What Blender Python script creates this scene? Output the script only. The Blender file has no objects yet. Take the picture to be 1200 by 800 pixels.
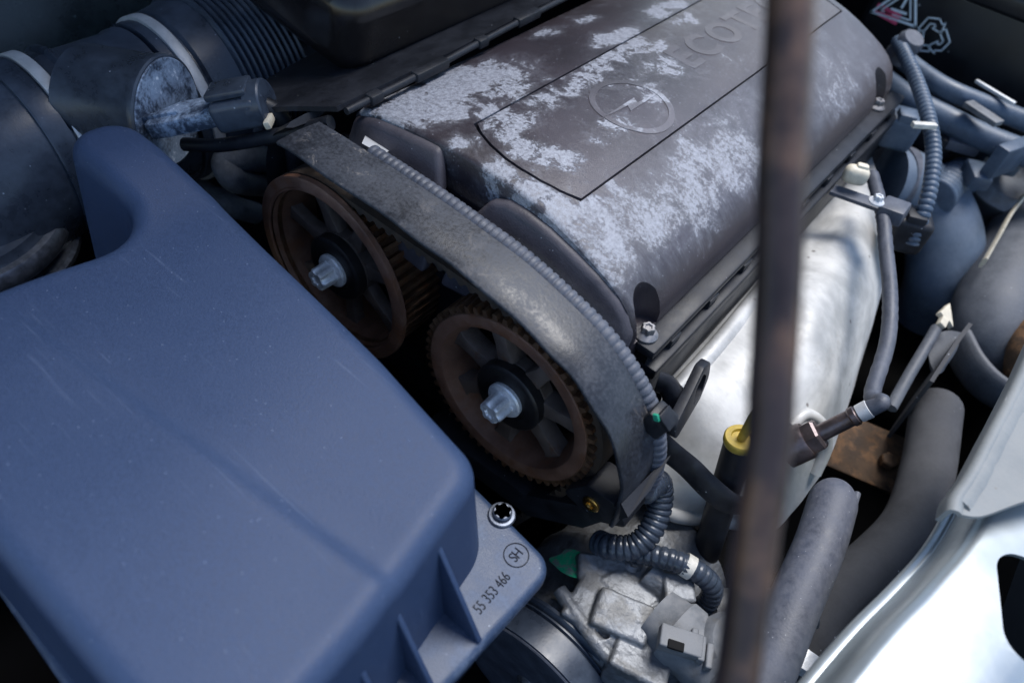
import bpy, bmesh, math, random
from math import sin, cos, pi, radians, hypot, sqrt, exp
from mathutils import Vector, Matrix, noise

random.seed(7)
scene = bpy.context.scene
COL = scene.collection
V = Vector

# ------------------------------------------------------------------ camera
FPX, CPX, CPY = 867.0, 600.0, 400.0            # focal length and centre for a 1200 x 800 picture
CAM = V((0.1330, -0.2200, 0.3422))
RIGHT = V((0.7641, 0.6329, 0.1244)).normalized()
FWD = V((-0.3468, 0.5657, -0.7481)).normalized()
DOWN = FWD.cross(RIGHT).normalized()
RIGHT = DOWN.cross(FWD).normalized()
cd = bpy.data.cameras.new('camera'); cam = bpy.data.objects.new('camera', cd); COL.objects.link(cam)
m = Matrix((RIGHT, -DOWN, -FWD)).transposed().to_4x4(); m.translation = CAM
cam.matrix_world = m
cd.sensor_fit = 'HORIZONTAL'; cd.sensor_width = 36.0; cd.lens = 36.0 * FPX / 1200.0
cd.clip_start = 0.01; cd.clip_end = 100.0
cd.dof.use_dof = True; cd.dof.focus_distance = 0.435; cd.dof.aperture_fstop = 6.0
scene.camera = cam

# ------------------------------------------------------------------ sky, sun, exposure
SUN_EL, SUN_AZ = radians(70), radians(90)       # azimuth measured from +X towards +Y
w = bpy.data.worlds.new('World'); scene.world = w; w.use_nodes = True
wn = w.node_tree
sky = wn.nodes.new('ShaderNodeTexSky'); sky.sky_type = 'NISHITA'; sky.sun_disc = False
sky.sun_elevation = SUN_EL; sky.sun_rotation = pi / 2 - SUN_AZ
sky.air_density = 1.0; sky.dust_density = 0.6; sky.ozone_density = 1.5
wn.links.new(sky.outputs[0], wn.nodes['Background'].inputs[0])
wn.nodes['Background'].inputs[1].default_value = 0.08
sd = bpy.data.lights.new('sun', 'SUN'); sd.energy = 1.5; sd.angle = radians(28); sd.color = (1.0, 0.98, 0.96)
so = bpy.data.objects.new('sun', sd); COL.objects.link(so)
sdir = V((cos(SUN_EL) * cos(SUN_AZ), cos(SUN_EL) * sin(SUN_AZ), sin(SUN_EL)))
so.rotation_euler = sdir.to_track_quat('Z', 'Y').to_euler()
scene.view_settings.view_transform = 'Standard'; scene.view_settings.look = 'None'
scene.view_settings.exposure = 1.6; scene.view_settings.gamma = 1.0
scene.view_settings.use_curve_mapping = False

# ------------------------------------------------------------------ helpers
def P(px, py, **k):
    """world point where the sight line through a photo pixel meets a plane x=, y= or z="""
    r = RIGHT * ((px - CPX) / FPX) + DOWN * ((py - CPY) / FPX) + FWD
    a, v = list(k.items())[0]; i = 'xyz'.index(a)
    return CAM + r * ((v - CAM[i]) / r[i])

def PD(px, py, d):
    r = RIGHT * ((px - CPX) / FPX) + DOWN * ((py - CPY) / FPX) + FWD
    return CAM + r * d

def smooth(pts, n=8, closed=False):
    """Catmull-Rom through points (Vectors of any size)"""
    pts = [V(p) for p in pts]; out = []
    N = len(pts); rng = N if closed else N - 1
    for i in range(rng):
        if closed: a, b, c, d = pts[i - 1], pts[i], pts[(i + 1) % N], pts[(i + 2) % N]
        else:
            b, c = pts[i], pts[i + 1]
            a = pts[i - 1] if i else b * 2 - c
            d = pts[i + 2] if i + 2 < N else c * 2 - b
        for j in range(n):
            t = j / n
            out.append(0.5 * ((2 * b) + (c - a) * t + (2 * a - 5 * b + 4 * c - d) * t * t + (3 * b - a - 3 * c + d) * t ** 3))
    if not closed: out.append(pts[-1])
    return out

def resample(path, step):
    out = [path[0]]; left = step
    for a, b in zip(path, path[1:]):
        L = (b - a).length; t = left
        while t <= L:
            out.append(a.lerp(b, t / L)); t += step
        left = t - L
    return out

def round_poly(pts, radii, n=6):
    """2D polygon with rounded corners"""
    out = []; N = len(pts)
    if not hasattr(radii, '__len__'): radii = [radii] * N
    for i in range(N):
        p = V(pts[i]); a = (V(pts[i - 1]) - p); b = (V(pts[(i + 1) % N]) - p)
        la, lb = a.length, b.length; a.normalize(); b.normalize()
        ang = a.angle(b); r = radii[i]
        if r <= 0 or abs(ang - pi) < 1e-3: out.append(p); continue
        t = min(r / math.tan(ang / 2), la * 0.49, lb * 0.49); r = t * math.tan(ang / 2)
        c = p + (a + b).normalized() * (r / sin(ang / 2))
        s = (p + a * t) - c; e = (p + b * t) - c
        a0 = math.atan2(s.y, s.x); a1 = math.atan2(e.y, e.x); d = (a1 - a0 + pi) % (2 * pi) - pi
        for j in range(n + 1):
            q = a0 + d * j / n
            out.append(c + V((cos(q), sin(q))) * r)
    return out

def frame(d, up=V((0, 0, 1))):
    """rotation whose z axis is d"""
    d = V(d).normalized()
    if abs(d.dot(up)) > 0.98: up = V((0, 1, 0))
    x = up.cross(d).normalized(); y = d.cross(x)
    return Matrix((x, y, d)).transposed()

def axes(x, y, z): return Matrix((V(x), V(y), V(z))).transposed()
def rot(ax, deg): return Matrix.Rotation(radians(deg), 3, ax)

class MB:
    """collects shapes; build() links them as one mesh object"""
    def __init__(s): s.v = []; s.f = []
    def add(s, v, f):
        o = len(s.v); s.v += [V(p) for p in v]; s.f += [tuple(i + o for i in q) for q in f]; return s
    def addbm(s, bm):
        bm.verts.index_update()
        s.add([v.co.copy() for v in bm.verts], [[v.index for v in f.verts] for f in bm.faces]); bm.free(); return s
    def box(s, c, size, R=None, bev=0.0, seg=2):
        bm = bmesh.new(); bmesh.ops.create_cube(bm, size=1.0)
        for v in bm.verts: v.co = V((v.co.x * size[0], v.co.y * size[1], v.co.z * size[2]))
        if bev > 0: bmesh.ops.bevel(bm, geom=bm.edges[:], offset=bev, segments=seg, profile=0.5, affect='EDGES')
        for v in bm.verts: v.co = (R @ v.co if R else v.co) + V(c)
        return s.addbm(bm)
    def prism(s, poly, depth, O, R, bev=0.0, seg=2):
        """2D polygon in the local xy plane at O, extruded by depth along local z"""
        bm = bmesh.new(); vs = [bm.verts.new((p[0], p[1], 0)) for p in poly]
        f = bm.faces.new(vs); bm.normal_update()
        if f.normal.z > 0: f.normal_flip()
        r = bmesh.ops.extrude_face_region(bm, geom=[f])
        for e in r['geom']:
            if isinstance(e, bmesh.types.BMVert): e.co.z += depth
        bmesh.ops.recalc_face_normals(bm, faces=bm.faces[:])
        if bev > 0:
            ed = [e for e in bm.edges if e.is_manifold and e.calc_face_angle(0) > 0.5]
            bmesh.ops.bevel(bm, geom=ed, offset=bev, segments=seg, profile=0.5, affect='EDGES', clamp_overlap=True)
        for v in bm.verts: v.co = R @ v.co + V(O)
        return s.addbm(bm)
    def tube(s, path, r, seg=16, caps=True, closed=False, flat=None):
        """sweep; r a number, a list, or a function of (arc length, total)"""
        path = [V(p) for p in path]; n = len(path); L = [0.0]
        for a, b in zip(path, path[1:]): L.append(L[-1] + (b - a).length)
        T = []
        for i in range(n):
            a = path[i - 1] if i else path[0]; b = path[i + 1] if i + 1 < n else path[-1]
            T.append((b - a).normalized())
        u = T[0].orthogonal().normalized(); vs = []; fs = []
        if flat: u = (V(flat[0]) - T[0] * V(flat[0]).dot(T[0])).normalized()
        for i in range(n):
            u = (u - T[i] * u.dot(T[i])).normalized(); w_ = T[i].cross(u)
            rr = r(L[i], L[-1]) if callable(r) else (r[i] if hasattr(r, '__len__') else r)
            for j in range(seg):
                q = 2 * pi * j / seg
                k = (flat[1], flat[2]) if flat else (1, 1)
                vs.append(path[i] + (u * cos(q) * k[0] + w_ * sin(q) * k[1]) * rr)
        for i in range(n - 1):
            for j in range(seg):
                k = (j + 1) % seg
                fs.append((i * seg + j, i * seg + k, (i + 1) * seg + k, (i + 1) * seg + j))
        if caps:
            fs.append(tuple(reversed(range(seg)))); fs.append(tuple((n - 1) * seg + j for j in range(seg)))
        return s.add(vs, fs)
    def lathe(s, O, axis, prof, seg=48, wob=None):
        """prof: (distance along axis, radius) from start to end"""
        R = frame(axis); vs = []; fs = []; n = len(prof)
        for h, r in prof:
            for j in range(seg):
                q = 2 * pi * j / seg; rr = max(r, 1e-5)
                if wob: rr *= wob(q, h)
                vs.append(V(O) + R @ V((cos(q) * rr, sin(q) * rr, h)))
        for i in range(n - 1):
            for j in range(seg):
                k = (j + 1) % seg
                fs.append((i * seg + j, i * seg + k, (i + 1) * seg + k, (i + 1) * seg + j))
        fs.append(tuple(reversed(range(seg)))); fs.append(tuple((n - 1) * seg + j for j in range(seg)))
        return s.add(vs, fs)
    def sheet(s, grid, n=6, th=0.0015, side=1):
        """smooth sheet through a net of control points, with thickness"""
        rows = [smooth(r, n) for r in grid]; cols = [smooth([r[i] for r in rows], n) for i in range(len(rows[0]))]
        W, H = len(cols), len(cols[0]); p = lambda i, j: cols[i][j]
        nor = [[None] * H for _ in range(W)]
        for i in range(W):
            for j in range(H):
                a = p(min(i + 1, W - 1), j) - p(max(i - 1, 0), j); b = p(i, min(j + 1, H - 1)) - p(i, max(j - 1, 0))
                nor[i][j] = a.cross(b).normalized() * side
        vs = [p(i, j) for i in range(W) for j in range(H)] + [p(i, j) - nor[i][j] * th for i in range(W) for j in range(H)]
        fs = []; o = W * H; ix = lambda i, j: i * H + j
        for i in range(W - 1):
            for j in range(H - 1):
                fs.append((ix(i, j), ix(i + 1, j), ix(i + 1, j + 1), ix(i, j + 1)))
                fs.append((o + ix(i, j), o + ix(i, j + 1), o + ix(i + 1, j + 1), o + ix(i + 1, j)))
        for i in range(W - 1):
            for j in (0, H - 1): fs.append((ix(i, j), ix(i + 1, j), o + ix(i + 1, j), o + ix(i, j)))
        for j in range(H - 1):
            for i in (0, W - 1): fs.append((ix(i, j), ix(i, j + 1), o + ix(i, j + 1), o + ix(i, j)))
        return s.add(vs, fs)
    def warp(s, fn):
        s.v = [fn(p) for p in s.v]; return s
    def mesh(s, name, sharp=38):
        me = bpy.data.meshes.new(name); me.from_pydata([tuple(p) for p in s.v], [], s.f)
        bm = bmesh.new(); bm.from_mesh(me); bmesh.ops.recalc_face_normals(bm, faces=bm.faces[:])
        bm.to_mesh(me); bm.free()
        me.polygons.foreach_set('use_smooth', [True] * len(me.polygons))
        if sharp < 180: me.set_sharp_from_angle(angle=radians(sharp))
        return me
    def build(s, name, mat, parent=None, sharp=38, base=None):
        """one mesh object; vertices are given in world space, the origin sits at the thing's base"""
        root = parent
        while root is not None and root.parent is not None: root = root.parent
        if root is not None: L = root.location.copy()
        else:
            zs = min(p.z for p in s.v); n = len(s.v)
            L = V(base) if base else V((sum(p.x for p in s.v) / n, sum(p.y for p in s.v) / n, zs))
        s.v = [p - L for p in s.v]
        o = bpy.data.objects.new(name, s.mesh(name, sharp)); COL.objects.link(o)
        o.data.materials.append(mat)
        if parent is None: o.location = L
        else: o.parent = parent
        return o

def tag(o, label=None, cat=None, group=None, kind=None):
    if label: o['label'] = label
    if cat: o['category'] = cat
    if group: o['group'] = group
    if kind: o['kind'] = kind
    return o

def thing(name, loc, label, cat, group=None):
    o = bpy.data.objects.new(name, None); COL.objects.link(o); o.location = loc; o.empty_display_size = 0.01
    return tag(o, label, cat, group)

def cut(o, cutter):
    """subtract a shape (given in world space) from an object"""
    root = o
    while root.parent is not None: root = root.parent
    cutter.v = [p - root.location for p in cutter.v]
    c = bpy.data.objects.new('cutter', cutter.mesh('cutter')); COL.objects.link(c)
    if o.parent is not None: c.parent = o.parent
    else: c.location = o.location
    md = o.modifiers.new('b', 'BOOLEAN'); md.operation = 'DIFFERENCE'; md.object = c; md.solver = 'EXACT'
    dg = bpy.context.evaluated_depsgraph_get(); dg.update()
    me = bpy.data.meshes.new_from_object(o.evaluated_get(dg))
    o.modifiers.clear(); o.data = me
    me.polygons.foreach_set('use_smooth', [True] * len(me.polygons)); me.set_sharp_from_angle(angle=radians(32))
    bpy.data.objects.remove(c)

def remesh(o, voxel, rough=0.0, f=90, it=4):
    """fuse overlapping shapes of one part into a single cast surface"""
    md = o.modifiers.new('r', 'REMESH'); md.mode = 'VOXEL'; md.voxel_size = voxel
    ms = o.modifiers.new('s', 'SMOOTH'); ms.iterations = it; ms.factor = 0.5
    dg = bpy.context.evaluated_depsgraph_get(); dg.update()
    me = bpy.data.meshes.new_from_object(o.evaluated_get(dg)); o.modifiers.clear(); o.data = me
    if rough:
        nn = [v.normal.copy() for v in me.vertices]; co = [v.co.copy() for v in me.vertices]
        co = [c + q * rough * (noise.noise(c * f) + 0.5 * noise.noise(c * f * 3.1)) for c, q in zip(co, nn)]
        me.vertices.foreach_set('co', [x for c in co for x in c]); me.update()
    me.polygons.foreach_set('use_smooth', [True] * len(me.polygons))

def text_mb(txt, size, O, R, depth=0.0004, offset=0.0, spacing=1.0, xscale=1.0):
    cu = bpy.data.curves.new('lettering', 'FONT'); cu.body = txt; cu.size = size; cu.extrude = depth; cu.offset = offset
    cu.space_character = spacing; cu.align_x = 'CENTER'; cu.align_y = 'CENTER'; cu.resolution_u = 4
    o = bpy.data.objects.new('lettering', cu); COL.objects.link(o)
    dg = bpy.context.evaluated_depsgraph_get(); dg.update()
    me = bpy.data.meshes.new_from_object(o.evaluated_get(dg))
    mb = MB().add([V(O) + R @ V((v.co.x * xscale, v.co.y, v.co.z)) for v in me.vertices], [tuple(p.vertices) for p in me.polygons])
    bpy.data.objects.remove(o); bpy.data.curves.remove(cu); bpy.data.meshes.remove(me)
    return mb

# ------------------------------------------------------------------ materials
class NT:
    def __init__(s, name):
        s.m = bpy.data.materials.new(name); s.m.use_nodes = True; s.t = s.m.node_tree
        s.b = s.t.nodes['Principled BSDF']; s.tc = s.t.nodes.new('ShaderNodeTexCoord').outputs['Object']
    def n(s, typ, ins=None, **props):
        x = s.t.nodes.new('ShaderNode' + typ)
        for k, v in props.items(): setattr(x, k, v)
        for k, v in (ins or {}).items():
            if isinstance(v, bpy.types.NodeSocket): s.t.links.new(v, x.inputs[k])
            else: x.inputs[k].default_value = v
        return x
    def noise(s, scale, detail=4, rough=0.55, vec=None, dist=0.0):
        return s.n('TexNoise', {'Vector': vec or s.tc, 'Scale': scale, 'Detail': detail, 'Roughness': rough, 'Distortion': dist}).outputs['Fac']
    def ramp(s, v, a, b, lo=0.0, hi=1.0, typ='SMOOTHSTEP'):
        return s.n('MapRange', {'Value': v, 'From Min': a, 'From Max': b, 'To Min': lo, 'To Max': hi}, interpolation_type=typ).outputs[0]
    def mix(s, f, a, b):
        x = s.n('Mix', {'Factor': f}, data_type='RGBA')
        for i, c in ((6, a), (7, b)):
            if isinstance(c, bpy.types.NodeSocket): s.t.links.new(c, x.inputs[i])
            else: x.inputs[i].default_value = tuple(c) + (1,) if len(c) == 3 else c
        return x.outputs[2]
    def math(s, op, a, b=0.0, c=0.0):
        return s.n('Math', {0: a, 1: b, 2: c}, operation=op).outputs[0]
    def xyz(s): 
        o = s.n('SeparateXYZ', {0: s.tc}).outputs; return o[0], o[1], o[2]
    def out(s, col, rough, metal=0.0, bump=None, strength=0.2, dist=0.001, **kw):
        for k, v in (('Base Color', col), ('Roughness', rough), ('Metallic', metal)):
            if isinstance(v, bpy.types.NodeSocket): s.t.links.new(v, s.b.inputs[k])
            else: s.b.inputs[k].default_value = (tuple(v) + (1,)) if k == 'Base Color' else v
        if bump is not None:
            nb = s.n('Bump', {'Height': bump, 'Strength': strength, 'Distance': dist})
            s.t.links.new(nb.outputs[0], s.b.inputs['Normal'])
        for k, v in kw.items(): s.b.inputs[k.replace('_', ' ')].default_value = v
        return s.m

def mat(name, col, rough=0.5, metal=0.0, var=0.25, vs=35, dust=0.0, dcol=(0.3, 0.3, 0.32), ds=60, dedge=0.12,
        speck=0.0, scol=(0.5, 0.52, 0.56), ss=700, bump=0.15, bs=700, rust=0.0, rcol=(0.10, 0.045, 0.02), rs=70, scratch=0.0, **kw):
    t = NT(name)
    nz = t.noise(vs, 5, 0.6)
    c = t.mix(t.ramp(nz, 0.3, 0.7), [x * (1 - var) for x in col], [min(1, x * (1 + var)) for x in col])
    rgh = t.ramp(nz, 0.3, 0.7, max(0, rough - 0.07), min(1, rough + 0.07))
    if rust > 0:
        k = t.ramp(t.noise(rs, 7, 0.65), 0.62 - 0.3 * rust, 0.72 - 0.2 * rust)
        c = t.mix(k, c, rcol)
    if dust > 0:
        a = t.noise(ds, 8, 0.7); b = t.noise(ds * 9, 3, 0.6)
        s_ = t.math('ADD', t.math('MULTIPLY', a, 0.75), t.math('MULTIPLY', b, 0.25))
        k = t.ramp(s_, 0.62 - 0.3 * dust - dedge, 0.62 - 0.3 * dust + dedge, 0, min(1, 0.35 + dust))
        c = t.mix(k, c, dcol); rgh = t.math('MULTIPLY_ADD', k, 0.25, rgh)
    if speck > 0:
        vo = t.n('TexVoronoi', {'Vector': t.tc, 'Scale': ss}); d = vo.outputs['Distance']
        sel = t.ramp(t.n('SeparateColor', {0: vo.outputs['Color']}).outputs[0], 1 - speck, 1 - speck + 0.02)
        c = t.mix(t.math('MULTIPLY', sel, t.ramp(d, 0.08, 0.24, 0.9, 0)), c, scol)
    if scratch > 0:
        for ang, sc_ in ((0.5, 1.0), (-0.9, 1.4), (1.9, 0.8)):
            mp = t.n('Mapping', {'Vector': t.tc, 'Rotation': (0, 0, ang), 'Scale': (9 * sc_, 420 * sc_, 40)}).outputs[0]
            k = t.math('MULTIPLY', t.ramp(t.noise(1.0, 2, 0.4, vec=mp, dist=0.25), 0.68, 0.74), t.ramp(t.noise(22 * sc_, 2), 0.50, 0.62))
            c = t.mix(t.math('MULTIPLY', k, scratch), c, scol)
    h = t.noise(bs, 3, 0.6)
    return t.out(c, rgh, metal, h, bump, 0.0006, **kw)
M = {}
M['lid'] = mat('airbox_plastic', (0.026, 0.047, 0.104), 0.48, var=0.16, vs=1100, dust=0.06, dcol=(0.042, 0.068, 0.138), ds=16, dedge=0.35,
               speck=0.04, scol=(0.20, 0.26, 0.38), ss=700, bump=0.35, bs=1400, scratch=0.12, Specular_IOR_Level=0.32)
M['flange'] = mat('airbox_flange_plastic', (0.026, 0.047, 0.096), 0.5, var=0.10, vs=30, dust=0.10, dcol=(0.16, 0.20, 0.28), ds=60,
                  speck=0.02, scol=(0.4, 0.46, 0.55), ss=500, bump=0.35, bs=1300)
M['ink'] = mat('dark_lettering', (0.006, 0.008, 0.014), 0.8, var=0.1, Specular_IOR_Level=0.15)
M['black'] = mat('black_plastic', (0.009, 0.010, 0.014), 0.5, var=0.3, dust=0.10, dcol=(0.045, 0.050, 0.064), ds=50, dedge=0.2, speck=0.02, ss=500, Specular_IOR_Level=0.35)
M['gloss'] = mat('glossy_black_plastic', (0.008, 0.007, 0.008), 0.22, var=0.2, speck=0.02, scol=(0.25, 0.25, 0.27), ss=260, bump=0.05, bs=120)
M['void'] = mat('bay_shade_black', (0.004, 0.004, 0.005), 0.8, var=0.4, vs=20, Specular_IOR_Level=0.2)  # near-black: shade of the bay put into the colour, also for black parts
M['rubber'] = mat('rubber_hose', (0.024, 0.032, 0.048), 0.30, var=0.3, vs=30, dust=0.12, dcol=(0.10, 0.13, 0.18), ds=30, dedge=0.3, speck=0.03, scol=(0.25, 0.29, 0.36), ss=340, bump=0.12, bs=600)
M['bluehose'] = mat('blue_grey_hose', (0.038, 0.061, 0.098), 0.42, var=0.25, vs=25, dust=0.15, dcol=(0.20, 0.25, 0.32), ds=40, dedge=0.25, speck=0.02, ss=300)
M['shroud'] = mat('grey_shroud_plastic', (0.060, 0.067, 0.082), 0.55, var=0.25, vs=25, dust=0.3, dcol=(0.14, 0.148, 0.165), ds=45, dedge=0.22, speck=0.03, ss=400, bump=0.3, bs=600)
M['conduit'] = mat('corrugated_conduit', (0.045, 0.052, 0.072), 0.50, var=0.2, vs=50, dust=0.25, dcol=(0.16, 0.17, 0.20), ds=90, dedge=0.25)
M['greyhose'] = mat('dusty_grey_hose', (0.055, 0.064, 0.092), 0.5, var=0.3, vs=45, dust=0.45, dcol=(0.125, 0.132, 0.16), ds=260, dedge=0.2, speck=0.05, ss=700, bump=0.3, bs=800)
M['darkhose'] = mat('dusty_dark_hose', (0.036, 0.037, 0.042), 0.75, var=0.35, vs=30, dust=0.4, dcol=(0.085, 0.086, 0.092), ds=50, dedge=0.25, speck=0.03, ss=300)
M['coverplain'] = mat('bare_cover_plastic', (0.050, 0.045, 0.056), 0.5, var=0.25, vs=30, dust=0.15, dcol=(0.11, 0.105, 0.12), ds=60, dedge=0.3, speck=0.03, ss=600, bump=0.3, bs=900)
M['dustyhose'] = mat('dusty_coolant_hose', (0.075, 0.090, 0.115), 0.6, var=0.35, vs=60, dust=0.4, dcol=(0.19, 0.21, 0.25), ds=90, dedge=0.2, bump=0.6, bs=400)
M['steel'] = mat('bright_steel', (0.56, 0.57, 0.58), 0.5, 0.3, var=0.12, vs=60, dust=0.12, dcol=(0.35, 0.36, 0.38), ds=150, bump=0.2, bs=900)
M['zinc'] = mat('zinc_bolt', (0.92, 0.94, 0.97), 0.36, 0.35, var=0.15, vs=120, dust=0.2, dcol=(0.33, 0.35, 0.38), ds=300)
M['screw'] = mat('blue_grey_screw', (0.11, 0.125, 0.16), 0.4, 0.7, var=0.3, vs=200, dust=0.15, dcol=(0.15, 0.17, 0.20), ds=300)
M['dullbolt'] = mat('grimy_bolt', (0.18, 0.18, 0.19), 0.5, 0.7, var=0.3, vs=200, dust=0.3, dcol=(0.35, 0.33, 0.32), ds=300)
M['pulley'] = mat('rusty_brown_steel', (0.19, 0.10, 0.068), 0.5, 0.2, var=0.3, vs=40, rust=0.45, rcol=(0.19, 0.085, 0.046), rs=60, dust=0.1, dcol=(0.24, 0.17, 0.13), ds=80, bump=0.25, bs=900)
M['teeth'] = mat('rusty_toothed_steel', (0.15, 0.085, 0.05), 0.45, 0.5, var=0.35, vs=90, rust=0.5, rcol=(0.14, 0.062, 0.030), rs=120)
M['web'] = mat('dark_brown_steel', (0.125, 0.098, 0.085), 0.55, 0.2, var=0.3, vs=60, rust=0.2, rcol=(0.13, 0.07, 0.045))
M['hub'] = mat('black_oxide_hub', (0.022, 0.020, 0.021), 0.38, 0.3, var=0.3, vs=80, dust=0.06, dcol=(0.06, 0.055, 0.05))
M['belt'] = mat('timing_belt_rubber', (0.026, 0.021, 0.018), 0.6, var=0.3, vs=60, dust=0.3, dcol=(0.09, 0.055, 0.032), ds=140, dedge=0.2)
M['brass'] = mat('brass_insert', (0.60, 0.38, 0.12), 0.3, 1.0, var=0.2, vs=200)
M['alu'] = mat('cast_aluminium', (0.165, 0.175, 0.19), 0.46, 0.45, var=0.25, vs=50, dust=0.3, dcol=(0.20, 0.205, 0.21), ds=60, dedge=0.2, rust=0.42, rcol=(0.085, 0.083, 0.08), rs=60, bump=0.5, bs=700)
M['greyplastic'] = mat('grey_connector_plastic', (0.13, 0.14, 0.155), 0.55, var=0.2, vs=60, dust=0.3, dcol=(0.20, 0.20, 0.205), ds=120, rust=0.3, rcol=(0.11, 0.11, 0.11))
M['white'] = mat('silver_body_paint', (0.38, 0.42, 0.44), 0.36, 0.65, var=0.05, vs=12, dust=0.10, dcol=(0.29, 0.30, 0.295), ds=45, dedge=0.2, speck=0.02, scol=(0.25, 0.24, 0.22), ss=170, bump=0.04, bs=200, Coat_Weight=0.08)
M['sheetgrey'] = mat('dusty_primed_sheet', (0.19, 0.205, 0.21), 0.55, var=0.12, vs=18, dust=0.25, dcol=(0.27, 0.27, 0.26), ds=60, dedge=0.25, speck=0.03, scol=(0.16, 0.15, 0.14), ss=260, bump=0.2, bs=500)
M['cream'] = mat('cream_plastic', (0.62, 0.56, 0.44), 0.5, var=0.15, vs=120)
M['tape'] = mat('pale_tape', (0.55, 0.53, 0.48), 0.6, var=0.2, vs=150)
M['yellow'] = mat('yellow_plastic', (0.40, 0.28, 0.035), 0.4, var=0.2, vs=120, dust=0.1, dcol=(0.3, 0.22, 0.08), ds=150)
M['brown'] = mat('rusty_brown_plate', (0.075, 0.045, 0.026), 0.75, 0.2, var=0.4, vs=60, rust=0.5, rcol=(0.16, 0.085, 0.04), rs=90, bump=0.5, bs=300)
M['rod'] = mat('rusty_prop_rod', (0.040, 0.028, 0.028), 0.38, 0.4, var=0.35, vs=60, rust=0.5, rcol=(0.12, 0.072, 0.052), rs=38)
M['sensor'] = mat('burnt_steel', (0.16, 0.13, 0.13), 0.4, 0.8, var=0.3, vs=100, rust=0.3, rcol=(0.16, 0.10, 0.07))
M['print'] = mat('white_print', (0.80, 0.88, 0.92), 0.5, var=0.1)
M['paleblue'] = mat('pale_dusty_hose', (0.060, 0.088, 0.130), 0.5, var=0.25, vs=30, dust=0.3, dcol=(0.15, 0.19, 0.25), ds=50, dedge=0.25)
M['pink'] = mat('pink_print', (0.80, 0.10, 0.20), 0.5, var=0.1)
M['green'] = mat('green_plastic', (0.02, 0.30, 0.18), 0.4, var=0.1)
M['battery'] = mat('black_battery_case', (0.006, 0.007, 0.009), 0.35, var=0.2, speck=0.02, ss=200)
M['glass'] = mat('dark_cowl_reflection', (0.008, 0.013, 0.015), 0.22, var=0.4, vs=12, dust=0.05, dcol=(0.05, 0.075, 0.08), ds=30, dedge=0.35, speck=0.05, scol=(0.12, 0.17, 0.18), ss=160)  # faint greenish reflection painted in through the dust layer's colour
M['paper'] = mat('white_paper_tag', (0.55, 0.56, 0.58), 0.6, var=0.05)
M['hood'] = mat('hood_underside_paint', (0.10, 0.115, 0.14), 0.4, var=0.05)

def guard_mat():
    """belt guard plastic: greyish, scuffed and dusty with a tide line of dried dirt"""
    t = NT('scuffed_guard_plastic')
    a = t.noise(30, 8, 0.68); b = t.noise(520, 4, 0.65); d = t.noise(9, 4, 0.5)
    s_ = t.math('ADD', t.math('MULTIPLY', a, 0.55), t.math('MULTIPLY', b, 0.45))
    k = t.ramp(t.math('ADD', s_, t.math('MULTIPLY_ADD', d, 0.5, -0.25)), 0.34, 0.68)
    c = t.mix(k, (0.014, 0.015, 0.019), (0.048, 0.054, 0.069))
    k2 = t.ramp(t.noise(60, 9, 0.75, dist=0.6), 0.56, 0.62)
    c = t.mix(t.math('MULTIPLY', k2, t.ramp(d, 0.45, 0.6)), c, (0.17, 0.155, 0.145))
    return t.out(c, t.ramp(k, 0, 1, 0.36, 0.6), 0.0, s_, 0.5, 0.0006)
M['guard'] = guard_mat()

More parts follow.
